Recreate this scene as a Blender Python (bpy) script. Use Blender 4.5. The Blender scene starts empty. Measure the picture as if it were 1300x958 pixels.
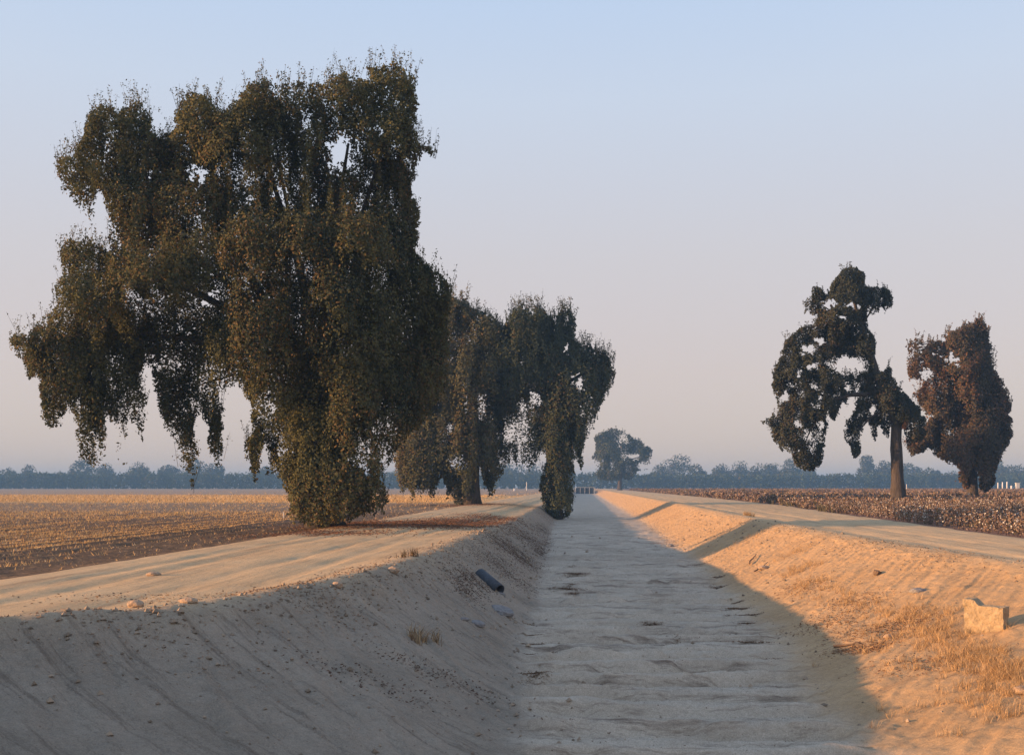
import bpy, math, random
import numpy as np
np.seterr(over="ignore")
from mathutils import Vector

random.seed(7)
RNG = np.random.default_rng(11)
SC = bpy.context.scene
COL = SC.collection
PI = math.pi

# ------------------------------------------------------------------ survey of the photograph
F = 1264.0            # focal length in photo pixels (35 mm on 36 mm, 1300 px wide)
CX, HZ = 650.0, 617.0 # principal column, horizon row
CAMZ = 1.7
YAW = math.atan(90.0 / F)     # the camera looks a little left of the ditch's line (+Y)
FWD = np.array([-math.sin(YAW), math.cos(YAW), 0.0])
RGT = np.array([math.cos(YAW), math.sin(YAW), 0.0])
CAM = np.array([0.0, 0.0, CAMZ])

def at(px, py, d):
    """world point seen at photo pixel px,py at depth d"""
    return CAM + FWD * d + RGT * ((px - CX) / F * d) + np.array([0, 0, (HZ - py) / F * d])

def proj(P):
    Q = P - CAM
    d = Q @ FWD
    return CX + (Q @ RGT) / d * F, HZ - Q[:, 2] / d * F

# ------------------------------------------------------------------ noise
def _hash(ix, iy, iz, seed):
    h = (ix.astype(np.int64) * 374761393 + iy.astype(np.int64) * 668265263 + iz.astype(np.int64) * 2147483647 + seed * 974711) & 0xffffffff
    h = ((h ^ (h >> 13)) * 1274126177) & 0xffffffff
    h = (h ^ (h >> 16)) & 0xffffffff
    return h.astype(np.float64) / 4294967295.0

def vnoise(x, y, z=None, seed=0):
    x = np.asarray(x, float); y = np.asarray(y, float)
    x, y = np.broadcast_arrays(x, y)
    x0 = np.floor(x); y0 = np.floor(y)
    fx = x - x0; fy = y - y0
    fx = fx * fx * (3 - 2 * fx); fy = fy * fy * (3 - 2 * fy)
    if z is None:
        zz = np.zeros_like(x0)
        a = _hash(x0, y0, zz, seed); b = _hash(x0 + 1, y0, zz, seed)
        c = _hash(x0, y0 + 1, zz, seed); d = _hash(x0 + 1, y0 + 1, zz, seed)
        return (a * (1 - fx) + b * fx) * (1 - fy) + (c * (1 - fx) + d * fx) * fy
    z = np.asarray(z, float)
    z0 = np.floor(z); fz = z - z0; fz = fz * fz * (3 - 2 * fz)
    r = []
    for k in (0, 1):
        zz = z0 + k
        a = _hash(x0, y0, zz, seed); b = _hash(x0 + 1, y0, zz, seed)
        c = _hash(x0, y0 + 1, zz, seed); d = _hash(x0 + 1, y0 + 1, zz, seed)
        r.append((a * (1 - fx) + b * fx) * (1 - fy) + (c * (1 - fx) + d * fx) * fy)
    return r[0] * (1 - fz) + r[1] * fz

def fbm(x, y, z=None, oct=4, seed=0):
    s = 0; a = 0.5; t = 0
    for k in range(oct):
        f = 2.03 ** k
        s = s + a * vnoise(x * f, y * f, None if z is None else z * f, seed + k * 17)
        t += a; a *= 0.5
    return s / t - 0.5

# ------------------------------------------------------------------ mesh + object helpers
def mesh_np(name, V, Fq, mat, parent=None, col=None, smooth=False, normals=None, tri=False, mats=None, midx=None):
    me = bpy.data.meshes.new(name)
    V = np.asarray(V, np.float32); Fq = np.asarray(Fq, np.int32)
    n, k = Fq.shape
    me.vertices.add(len(V)); me.vertices.foreach_set('co', V.ravel())
    me.loops.add(n * k); me.loops.foreach_set('vertex_index', Fq.ravel())
    me.polygons.add(n)
    me.polygons.foreach_set('loop_start', np.arange(0, n * k, k, dtype=np.int32))
    me.polygons.foreach_set('use_smooth', np.full(n, smooth))
    if col is not None:
        at_ = me.attributes.new('col', 'FLOAT_COLOR', 'POINT')
        c = np.ones((len(V), 4), np.float32); c[:, :3] = col
        at_.data.foreach_set('color', c.ravel())
    me.update(calc_edges=True)
    if normals is not None:
        me.normals_split_custom_set_from_vertices(normals)
    o = bpy.data.objects.new(name, me); COL.objects.link(o)
    if mats:
        for m in mats: me.materials.append(m)
        me.polygons.foreach_set('material_index', np.asarray(midx, np.int32))
    else:
        me.materials.append(mat)
    if parent: o.parent = parent
    return o

def tag(o, label=None, cat=None, group=None, kind=None):
    if label: o['label'] = label
    if cat: o['category'] = cat
    if group: o['group'] = group
    if kind: o['kind'] = kind
    return o

def thing(name, label, cat, loc=(0, 0, 0), rz=0, group=None):
    o = bpy.data.objects.new(name, None); COL.objects.link(o)
    o.location = tuple(loc); o.rotation_euler = (0, 0, rz); o.empty_display_size = .2
    return tag(o, label, cat, group)

class MB:
    def __init__(s): s.v = []; s.f = []
    def box(s, cx, cy, z0, z1, wx, wy, taper=1.0):
        b = len(s.v)
        for z, t in ((z0, 1), (z1, taper)):
            for sx, sy in ((-1, -1), (1, -1), (1, 1), (-1, 1)):
                s.v.append((cx + sx * wx / 2 * t, cy + sy * wy / 2 * t, z))
        for q in ((3, 2, 1, 0), (4, 5, 6, 7), (0, 1, 5, 4), (1, 2, 6, 5), (2, 3, 7, 6), (3, 0, 4, 7)):
            s.f.append([b + i for i in q])
        return s
    def tube(s, pts, rad, n=8, cap=True, seed=0, rough=0.0):
        pts = [Vector(p) for p in pts]; rings = []
        rr = random.Random(seed)
        up = Vector((0.13, 0.99, 0.05))
        for i, p in enumerate(pts):
            t = (pts[min(i + 1, len(pts) - 1)] - pts[max(i - 1, 0)]).normalized()
            if abs(t.dot(up)) > .95: up = Vector((1, 0, 0.1))
            a = t.cross(up).normalized(); b = t.cross(a).normalized()
            r = rad[i]; ring = []
            for k in range(n):
                an = 2 * PI * k / n
                q = r * (1 + rough * (rr.random() - .5))
                v = p + (a * math.cos(an) + b * math.sin(an)) * q
                ring.append(len(s.v)); s.v.append(tuple(v))
            rings.append(ring)
        for i in range(len(rings) - 1):
            for k in range(n):
                s.f.append([rings[i][k], rings[i][(k + 1) % n], rings[i + 1][(k + 1) % n], rings[i + 1][k]])
        if cap:
            s.f.append(rings[0][::-1]); s.f.append(rings[-1][:])
        return s
    def build(s, name, mat, parent=None, smooth=False):
        me = bpy.data.meshes.new(name); me.from_pydata(s.v, [], s.f); me.update()
        for p in me.polygons: p.use_smooth = smooth
        me.materials.append(mat)
        o = bpy.data.objects.new(name, me); COL.objects.link(o)
        if parent: o.parent = parent
        return o

# ------------------------------------------------------------------ materials
def newmat(name):
    m = bpy.data.materials.new(name); m.use_nodes = True
    nt = m.node_tree; nt.nodes.clear()
    out = nt.nodes.new('ShaderNodeOutputMaterial')
    bs = nt.nodes.new('ShaderNodeBsdfPrincipled')
    bs.inputs['Roughness'].default_value = .9
    bs.inputs['Specular IOR Level'].default_value = .15
    nt.links.new(bs.outputs[0], out.inputs[0])
    return m, nt, bs, out

def N(nt, t, **k):
    n = nt.nodes.new(t)
    for a, v in k.items(): setattr(n, a, v)
    return n

def noise_tex(nt, scale, detail=5, rough=.6, vec=None, stretch=None, rot=None):
    tc = N(nt, 'ShaderNodeNewGeometry')
    src = tc.outputs['Position'] if vec is None else vec
    if stretch or rot:
        if rot:
            r = N(nt, 'ShaderNodeVectorRotate'); r.rotation_type = 'Z_AXIS'
            r.inputs['Angle'].default_value = rot; nt.links.new(src, r.inputs['Vector']); src = r.outputs[0]
        mp = N(nt, 'ShaderNodeMapping'); mp.inputs['Scale'].default_value = stretch or (1, 1, 1)
        nt.links.new(src, mp.inputs[0]); src = mp.outputs[0]
    n = N(nt, 'ShaderNodeTexNoise'); n.inputs['Scale'].default_value = scale
    n.inputs['Detail'].default_value = detail; n.inputs['Roughness'].default_value = rough
    nt.links.new(src, n.inputs['Vector'])
    return n.outputs['Fac']

def ramp(nt, fac, stops):
    r = N(nt, 'ShaderNodeValToRGB')
    e = r.color_ramp.elements
    while len(e) < len(stops): e.new(.5)
    for i, (p, c) in enumerate(stops):
        e[i].position = p; e[i].color = (*c, 1) if len(c) == 3 else c
    nt.links.new(fac, r.inputs[0]); return r.outputs[0]

def mixc(nt, fac, a, b, mode='MIX'):
    m = N(nt, 'ShaderNodeMix', data_type='RGBA', blend_type=mode)
    for sock, v in ((m.inputs[0], fac), (m.inputs[6], a), (m.inputs[7], b)):
        if hasattr(v, 'links'): nt.links.new(v, sock)
        else: sock.default_value = v if not isinstance(v, tuple) else (*v, 1)
    return m.outputs[2]

def bump(nt, bs, h, strength=.5, dist=.02, prev=None):
    b = N(nt, 'ShaderNodeBump'); b.inputs['Strength'].default_value = strength
    b.inputs['Distance'].default_value = dist
    nt.links.new(h, b.inputs['Height'])
    if prev is not None: nt.links.new(prev, b.inputs['Normal'])
    nt.links.new(b.outputs[0], bs.inputs['Normal'])
    return b.outputs[0]

def sand_layer(nt, lo, hi, dark, rot, streak, stain_shade, fine=60):
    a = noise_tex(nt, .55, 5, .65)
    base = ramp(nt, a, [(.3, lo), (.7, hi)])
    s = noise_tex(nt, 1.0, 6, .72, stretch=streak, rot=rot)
    sm = ramp(nt, s, [(.34, (stain_shade, stain_shade, stain_shade)), (.47, (0, 0, 0))])
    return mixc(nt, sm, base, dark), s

def earth_mat():
    """one earth for road, banks and floor; the 'col' attribute says which wear each spot has had"""
    m, nt, bs, out = newmat('dry_earth')
    at_ = N(nt, 'ShaderNodeAttribute', attribute_name='col')
    sp = N(nt, 'ShaderNodeSeparateColor'); nt.links.new(at_.outputs['Color'], sp.inputs[0])
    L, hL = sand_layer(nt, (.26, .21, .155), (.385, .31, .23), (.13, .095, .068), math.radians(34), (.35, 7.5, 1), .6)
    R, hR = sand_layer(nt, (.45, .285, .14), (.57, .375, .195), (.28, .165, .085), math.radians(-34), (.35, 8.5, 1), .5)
    Fl, hF = sand_layer(nt, (.45, .37, .28), (.61, .51, .39), (.22, .165, .12), math.radians(90), (7, .45, 1), .95)  # floor: dark cross streaks paint the ripples' shade lines into the colour
    Rd, hRd = sand_layer(nt, (.54, .375, .205), (.67, .48, .27), (.32, .22, .13), 0, (2.4, .10, 1), .7)
    def mf(f, a, b):
        mm = N(nt, 'ShaderNodeMix', data_type='FLOAT'); nt.links.new(f, mm.inputs[0]); nt.links.new(a, mm.inputs[2]); nt.links.new(b, mm.inputs[3]); return mm.outputs[0]
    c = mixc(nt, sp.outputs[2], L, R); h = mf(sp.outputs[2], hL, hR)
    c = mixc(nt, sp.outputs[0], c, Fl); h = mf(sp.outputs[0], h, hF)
    c = mixc(nt, sp.outputs[1], c, Rd); h = mf(sp.outputs[1], h, hRd)
    g = noise_tex(nt, 60, 3, .7)
    c = mixc(nt, 1.0, c, ramp(nt, g, [(.3, (.74, .74, .74)), (.7, (1.16, 1.16, 1.16))]), 'MULTIPLY')
    md = noise_tex(nt, 13, 6, .75)
    c = mixc(nt, 1.0, c, ramp(nt, md, [(.3, (.84, .83, .82)), (.65, (1.07, 1.07, 1.07))]), 'MULTIPLY')
    c = mixc(nt, ramp(nt, noise_tex(nt, 21, 2, .5), [(.25, (1, 1, 1)), (.31, (0, 0, 0))]), c, (.2, .14, .095))
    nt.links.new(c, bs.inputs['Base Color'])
    n1 = bump(nt, bs, h, .6, .07)
    n2 = bump(nt, bs, md, .6, .035, n1)
    bump(nt, bs, g, .5, .01, n2)
    return m

M = {}
M['earth'] = earth_mat()

def field_left_mat():
    m, nt, bs, out = newmat('harvested_soil')
    geo = N(nt, 'ShaderNodeNewGeometry')
    sep = N(nt, 'ShaderNodeSeparateXYZ'); nt.links.new(geo.outputs['Position'], sep.inputs[0])
    wob = noise_tex(nt, .05, 3, .5)
    a = N(nt, 'ShaderNodeMath', operation='MULTIPLY_ADD'); nt.links.new(wob, a.inputs[0]); a.inputs[1].default_value = 14; nt.links.new(sep.outputs['Y'], a.inputs[2])
    b = N(nt, 'ShaderNodeMath', operation='DIVIDE'); nt.links.new(a.outputs[0], b.inputs[0]); b.inputs[1].default_value = 600
    soil = (.145, .10, .065); straw = (.68, .43, .18); grey = (.27, .19, .12); tan = (.42, .30, .20)
    band = ramp(nt, b.outputs[0], [(.0, soil), (.118, (.15, .10, .065)), (.135, grey), (.182, grey), (.196, straw), (.325, straw), (.35, tan), (1, tan)])
    sp = noise_tex(nt, 1.0, 7, .85, stretch=(3.5, 1.6, 1))
    spk = ramp(nt, sp, [(.52, (0, 0, 0)), (.62, (.8, .8, .8))])
    c = mixc(nt, spk, band, (.42, .27, .14))
    rows = N(nt, 'ShaderNodeMath', operation='MULTIPLY'); nt.links.new(sep.outputs['X'], rows.inputs[0]); rows.inputs[1].default_value = 2 * PI
    sn = N(nt, 'ShaderNodeMath', operation='SINE'); nt.links.new(rows.outputs[0], sn.inputs[0])
    cl = noise_tex(nt, 7, 6, .8)
    dk = ramp(nt, cl, [(.38, (.5, .5, .5)), (.6, (1.1, 1.1, 1.1))])
    c = mixc(nt, 1.0, c, dk, 'MULTIPLY')
    nt.links.new(c, bs.inputs['Base Color'])
    bump(nt, bs, cl, .9, .08)
    return m
M['field_left'] = field_left_mat()

def field_right_mat():
    m, nt, bs, out = newmat('cotton_field_soil')
    c = ramp(nt, noise_tex(nt, .8, 6, .8), [(.35, (.16, .085, .055)), (.65, (.28, .165, .11))])
    nt.links.new(c, bs.inputs['Base Color']); bump(nt, bs, noise_tex(nt, 3, 6, .8), .8, .15)
    return m
M['field_right'] = field_right_mat()

def veg_mat(name, trans=.22, rough=.6, spec=.25):
    m, nt, bs, out = newmat(name)
    at_ = N(nt, 'ShaderNodeAttribute', attribute_name='col')
    nt.links.new(at_.outputs['Color'], bs.inputs['Base Color'])
    bs.inputs['Roughness'].default_value = rough; bs.inputs['Specular IOR Level'].default_value = spec
    if trans:
        tr = N(nt, 'ShaderNodeBsdfTranslucent'); nt.links.new(at_.outputs['Color'], tr.inputs[0])
        mx = N(nt, 'ShaderNodeMixShader'); mx.inputs[0].default_value = trans
        nt.links.new(bs.outputs[0], mx.inputs[1]); nt.links.new(tr.outputs[0], mx.inputs[2]); nt.links.new(mx.outputs[0], out.inputs[0])
    return m
M['leaf'] = veg_mat('tree_leaves', .2, .75, .08)
M['dry'] = veg_mat('dry_plants', .15, .85, .1)

def simple(name, c1, c2, scale=4, rough=.9, b=.4, dist=.03, stretch=None, spec=.15, metal=0):
    m, nt, bs, out = newmat(name)
    n = noise_tex(nt, scale, 6, .7, stretch=stretch)
    nt.links.new(ramp(nt, n, [(.3, c1), (.7, c2)]), bs.inputs['Base Color'])
    bs.inputs['Roughness'].default_value = rough; bs.inputs['Specular IOR Level'].default_value = spec; bs.inputs['Metallic'].default_value = metal
    bump(nt, bs, n, b, dist); return m
M['bark'] = simple('bark', (.035, .03, .027), (.12, .10, .085), 5, .95, 1, .12, stretch=(1.6, 1.6, .22))
M['wound'] = simple('bare_wood', (.25, .12, .06), (.42, .22, .11), 4, .9, .8, .06, stretch=(3, 3, .4))
M['concrete'] = simple('weathered_concrete', (.28, .21, .13), (.50, .38, .235), 9, .95, 1, .06)
M['pale_concrete'] = simple('pale_concrete', (.5, .48, .44), (.68, .65, .6), 3, .9, .3)
M['stone'] = simple('grey_stone', (.16, .15, .145), (.30, .28, .26), 14, .9, .8, .02)
M['sandstone'] = simple('tan_clod', (.30, .21, .14), (.48, .35, .24), 18, .95, .9, .02)
M['dark_pipe'] = simple('dark_weathered_pipe', (.03, .036, .045), (.085, .095, .11), 10, .7, .4, .01, spec=.35)
M['gate'] = simple('dark_gate_steel', (.004, .008, .02), (.012, .02, .04), 1.5, .6, .2, .02, spec=.4)
M['whitepaint'] = simple('white_paint', (.70, .68, .64), (.8, .78, .75), 5, .7, .1)
M['brownwood'] = simple('dead_wood', (.10, .065, .045), (.22, .15, .10), 10, .9, .8, .02)

# ------------------------------------------------------------------ terrain
def interp(Y, xs, ys): return np.interp(Y, xs, ys)
def crestL(Y): return interp(Y, [-60, 5, 9.5, 11, 12.3, 14, 17.3, 24, 30, 48, 110, 400], [-10, -9.3, -7.6, -6.1, -5.2, -4.4, -3.85, -3.45, -3.5, -3.8, -4.1, -4.1])
def floorL(Y): return interp(Y, [-60, 12, 14, 20, 27, 45, 70, 107, 400], [-.6, -.75, -.86, -1.25, -1.25, -1.75, -2.3, -2.75, -2.9])
def floorR(Y): return interp(Y, [-60, 12, 14.5, 17, 21, 38, 80, 400], [3.1, 3.2, 3.3, 3.5, 3.85, 4.5, 5.2, 5.2])
def crestR(Y): return interp(Y, [-60, 14, 20, 26, 40, 50, 107, 400], [9.8, 9.6, 9.1, 8.5, 8.1, 8.1, 8.7, 8.7])
def roadL(Y): return interp(Y, [-60, 400], [-10.6, -10.6]) + np.where(Y < 14, -.28 * (14 - Y), 0) + .25 * (vnoise(Y * .5, 3.3, seed=5) - .5)
def roadR(Y): return interp(Y, [-60, 31, 60, 93, 150, 400], [14.2, 14.4, 15.8, 18.0, 19.0, 19.0]) + .25 * (vnoise(Y * .5, 9.3, seed=6) - .5)
DEPTH = 1.5
DITCH_END = 404.0

def softclip(t, k=.10):
    # 0..1 ramp with rounded ends
    def sp(x): return k * np.logaddexp(0, x / k)
    return (sp(t) - sp(t - 1))

def height(u, Y, fine=True):
    cL, fL, fR, cR = crestL(Y), floorL(Y), floorR(Y), crestR(Y)
    cLw = cL + .5 * fbm(Y * .35, 1.7 + 0 * Y, seed=31) * (1 + 0 * u)
    tl = (u - cLw) / (fL - cLw); tr = (u - cR) / (fR - cR)
    dz = np.minimum(softclip(tl, .055), softclip(tr, .07))
    ends = 1 - np.clip((Y - DITCH_END - 2) / 12.0, 0, 1)
    z = -DEPTH * dz * ends
    z = z - np.interp(Y, [32, 60], [0, .36]) * np.exp(-(np.clip(u - cL, -9, 0) / 2.2) ** 2) * np.clip(1 - tl, 0, 1)
    # low crest berms; the left one is raised out of view to cast shade
    z = z + np.interp(Y, [-10, 4, 9, 12.5, 18, 26], [.5, .5, .3, .12, .10, 0]) * np.exp(-((u - cL + .2) / .8) ** 2)
    z = z + .06 * np.exp(-((u - cL + .3) / .5) ** 2) + .10 * np.exp(-((u - cR - .4) / .7) ** 2)
    inroadL = (1 / (1 + np.exp(-(u - roadL(Y)) * 4))) * (1 / (1 + np.exp((u - cL) * 4)))
    inroadR = (1 / (1 + np.exp(-(u - cR) * 4))) * (1 / (1 + np.exp((u - roadR(Y)) * 4)))
    infloor = np.clip(1 - np.abs((u - (fL + fR) / 2) / ((fR - fL) / 2 + .15)) ** 8, 0, 1) * ends
    bank = np.clip(1 - inroadL - inroadR - infloor, 0, 1) * (u > cL - 1) * (u < cR + 1)
    far = np.clip(1 - (Y - 40) / 120, 0.0, 1)
    # fields a hand lower than the roads
    z = z - .12 * (1 / (1 + np.exp((u - roadL(Y) + .4) * 4))) - .12 * (1 / (1 + np.exp(-(u - roadR(Y) - .4) * 4)))
    z = z + .05 * fbm(u * .35, Y * .25, seed=3) + 0.03 * fbm(u * 1.6, Y * 1.1, seed=4)
    if fine:
        # wheel ruts
        for c0 in (-8.6, -6.9, -9.4, -5.6):
            w = c0 + .35 * (vnoise(Y * .06, c0) - .5)
            z = z - .032 * inroadL * np.exp(-((u - w) / .22) ** 2) * (.4 + vnoise(Y * .4, c0, seed=8))
        for c0 in (10.9, 12.6):
            w = c0 + .35 * (vnoise(Y * .06, c0) - .5) + (crestR(Y) - 9)
            z = z - .045 * inroadR * np.exp(-((u - w) / .25) ** 2) * (.4 + vnoise(Y * .4, c0, seed=8))
        z = z + .028 * inroadL * fbm(u * 3.0, Y * .5, seed=12) + .05 * inroadR * fbm(u * 3.0, Y * .45, seed=13)
        # clods and scrapings along the crests
        edge = np.exp(-((u - cL) / .55) ** 2) + np.exp(-((u - cR) / .8) ** 2)
        n = fbm(u * 4.5, Y * 3.0, seed=21, oct=5)
        z = z + edge * .10 * np.maximum(n, -.05)
        # scraper streaks on the banks, running down the slope towards the camera
        kL = fbm((Y + 1.5 * u) * 4.5, u * .8, seed=41, oct=6)
        kR = fbm((Y - 1.5 * u) * 5.5, u * .9, seed=42, oct=6)
        z = z + bank * np.where(u < 1, kL * .14, kR * .055)
        z = z + bank * .10 * fbm(u * 1.2, Y * .8, seed=43) + bank * .045 * fbm(u * 9, Y * 7, seed=44, oct=4)
        # cross ripples on the ditch floor
        wp = Y + .9 * fbm(u * .32, Y * .3, seed=51) + .16 * fbm(u * 2.2, Y * 1.6, seed=52)
        ph = wp / 1.15 + .6 * (vnoise(wp * .3, 2.2) - .5)
        saw = lambda q: (lambda f: np.minimum(f / .14, (1 - f) / .86) ** .9)(q - np.floor(q))
        s1 = saw(ph)
        s2 = saw(wp / .43 + .8 * fbm(u * .5, Y * .5, seed=54))
        amp = .55 + .8 * vnoise(u * .5 + 4, Y * .4, seed=53)
        z = z + infloor * far * (.27 * (s1 - .5) * amp + .13 * (s2 - .5) * (1.6 - amp))
        z = z + infloor * .05 * fbm(u * .9, Y * 2.6, seed=55)
        # tilled clods in the left field, furrows
        fl = 1 / (1 + np.exp((u - roadL(Y) + .3) * 5))
        z = z + fl * (.10 * fbm(u * 3.0, Y * 1.6, seed=61, oct=5) + .035 * np.sin(2 * PI * u) * (u < -14))
        fr = 1 / (1 + np.exp(-(u - roadR(Y) - .3) * 5))
        z = z + fr * .06 * fbm(u * 2, Y * 1.2, seed=62)
    return z

def zat(u, Y): return float(height(np.array([float(u)]), np.array([float(Y)]))[0])

def build_terrain():
    rows = [-300, -120, -50, -25, -12, -6, -2, 1, 3, 4.5, 5.5, 6.3]
    y = 7.0
    while y < 150: rows.append(y); y *= 1.0056
    while y < 2500: rows.append(y); y *= 1.03
    rows.append(2500.)
    Y = np.array(rows)
    def geo(n, a, b): return (np.geomspace(a, b, n) - a) / (b - a)
    zones = [('field_left', 150, 1 - geo(150, 1.5, 2500)[::-1], -2500 + 0 * Y, roadL(Y)),
             ('road_left', 80, np.linspace(0, 1, 80), roadL(Y), crestL(Y)),
             ('bank_left', 90, np.linspace(0, 1, 90), crestL(Y), floorL(Y)),
             ('floor', 80, np.linspace(0, 1, 80), floorL(Y), floorR(Y)),
             ('bank_right', 120, np.linspace(0, 1, 120), floorR(Y), crestR(Y)),
             ('road_right', 70, np.linspace(0, 1, 70), crestR(Y), roadR(Y)),
             ('field_right', 130, geo(130, 1.5, 2500), roadR(Y), 2500 + 0 * Y)]
    U = []; spans = []; c = 0
    for name, n, t, a, b in zones:
        blk = a[:, None] * (1 - t[None, :]) + b[:, None] * t[None, :]
        if U: blk = blk[:, 1:]; start = c - 1
        else: start = 0
        U.append(blk); c += blk.shape[1]; spans.append((name, start, c - 1))
    U = np.concatenate(U, 1); YY = np.repeat(Y[:, None], U.shape[1], 1)
    Z = height(U, YY)
    P = np.stack([U, YY, Z], -1)
    # analytic-ish normals shared by the sheets
    dr = np.gradient(P, axis=0); dc = np.gradient(P, axis=1)
    Nn = np.cross(dc, dr); Nn /= np.linalg.norm(Nn, axis=-1, keepdims=True)
    Nn[Nn[..., 2] < 0] *= -1
    wob = .5 * fbm(U * 1.4, YY * .9, seed=81) + .25 * fbm(U * 5, YY * 4, seed=82)
    sg = lambda x: 1 / (1 + np.exp(-np.clip(x, -30, 30)))
    cl, fl_, fr_, cr = crestL(YY), floorL(YY), floorR(YY), crestR(YY)
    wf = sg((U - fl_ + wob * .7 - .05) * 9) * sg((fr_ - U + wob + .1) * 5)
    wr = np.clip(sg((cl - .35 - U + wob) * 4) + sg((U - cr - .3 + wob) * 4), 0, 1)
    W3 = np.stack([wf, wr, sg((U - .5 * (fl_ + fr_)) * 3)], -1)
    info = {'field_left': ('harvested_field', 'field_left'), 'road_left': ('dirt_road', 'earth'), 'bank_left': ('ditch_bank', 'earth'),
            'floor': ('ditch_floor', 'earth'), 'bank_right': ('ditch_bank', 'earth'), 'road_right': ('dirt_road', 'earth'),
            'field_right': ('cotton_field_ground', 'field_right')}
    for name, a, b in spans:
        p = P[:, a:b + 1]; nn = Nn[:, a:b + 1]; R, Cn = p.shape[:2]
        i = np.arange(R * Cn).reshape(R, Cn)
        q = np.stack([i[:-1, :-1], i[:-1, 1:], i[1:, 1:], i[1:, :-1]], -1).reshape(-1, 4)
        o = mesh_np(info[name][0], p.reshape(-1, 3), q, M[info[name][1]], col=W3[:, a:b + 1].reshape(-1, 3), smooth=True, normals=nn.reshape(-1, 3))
        tag(o, kind='structure')
build_terrain()

# point on the ground seen at a photo pixel (used to read positions off the photograph)
def ground_at(px, py):
    dr = FWD + RGT * ((px - CX) / F) + np.array([0, 0, (HZ - py) / F])
    t = np.geomspace(4, 900, 2500)
    P = CAM[None] + dr[None] * t[:, None]
    g = height(P[:, 0], P[:, 1], fine=False)
    k = np.argmax(P[:, 2] < g)
    return P[k, 0], P[k, 1]

# ------------------------------------------------------------------ leaves
def leaf_geo(P, half, width, rng, down=.5, nrm=None):
    n = len(P)
    a = rng.normal(size=(n, 3)); a[:, 2] -= down; a /= np.linalg.norm(a, axis=1, keepdims=True)
    r = rng.normal(size=(n, 3))
    if nrm is not None:
        r = r * .62 + nrm * 1.25
        r /= np.linalg.norm(r, axis=1, keepdims=True)
        a = a - r * np.sum(a * r, 1, keepdims=True); a /= np.linalg.norm(a, axis=1, keepdims=True) + 1e-9
    b = np.cross(a, r); b /= np.linalg.norm(b, axis=1, keepdims=True) + 1e-9
    h = np.asarray(half).reshape(-1, 1) if np.ndim(half) else np.full((n, 1), half)
    w = h * width
    V = np.stack([P - a * h, P + b * w, P + a * h, P - b * w], 1).reshape(-1, 3)
    return V, np.arange(4 * n).reshape(n, 4)

class Mask:
    """outline read from the photograph, with a distance-from-edge map that says how deep the crown is"""
    def __init__(s, poly, holes=(), pad=14):
        poly = np.array(poly, float)
        s.x0, s.y0 = np.floor(poly.min(0) - pad); x1, y1 = np.ceil(poly.max(0) + pad)
        W, H = int(x1 - s.x0), int(y1 - s.y0)
        gx, gy = np.meshgrid(np.arange(W) + s.x0 + .5, np.arange(H) + s.y0 + .5)
        m = np.zeros((H, W), bool); j = len(poly) - 1
        for i in range(len(poly)):
            xi, yi = poly[i]; xj, yj = poly[j]
            if yi != yj:
                c = ((yi > gy) != (yj > gy)) & (gx < (xj - xi) * (gy - yi) / (yj - yi) + xi)
                m ^= c
            j = i
        D = np.zeros((H, W)); k = m.copy()
        while k.any():
            D += k
            e = k.copy(); e[1:] &= k[:-1]; e[:-1] &= k[1:]; e[:, 1:] &= k[:, :-1]; e[:, :-1] &= k[:, 1:]
            e[0] = e[-1] = False; e[:, 0] = e[:, -1] = False; k = e
        dens = m.astype(float)
        for hx, hy, rx, ry, *st in holes:
            st = st[0] if st else 1.0
            r = ((gx - hx) / (rx * 1.12)) ** 2 + ((gy - hy) / (ry * 1.12)) ** 2
            dens *= 1 - st * np.clip(1.35 - r, 0, 1) ** .5
        s.m, s.D, s.dens, s.W, s.H = m, D, dens, W, H
        s.poly = poly
        B = np.zeros((H, W)); run = np.zeros(W)
        for r in range(H - 1, -1, -1):
            run = np.where(m[r], run + 1, 0); B[r] = run
        s.B = B
    def get(s, arr, px, py):
        i = np.clip((px - s.x0).astype(int), 0, s.W - 1); j = np.clip((py - s.y0).astype(int), 0, s.H - 1)
        return arr[j, i]

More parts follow.
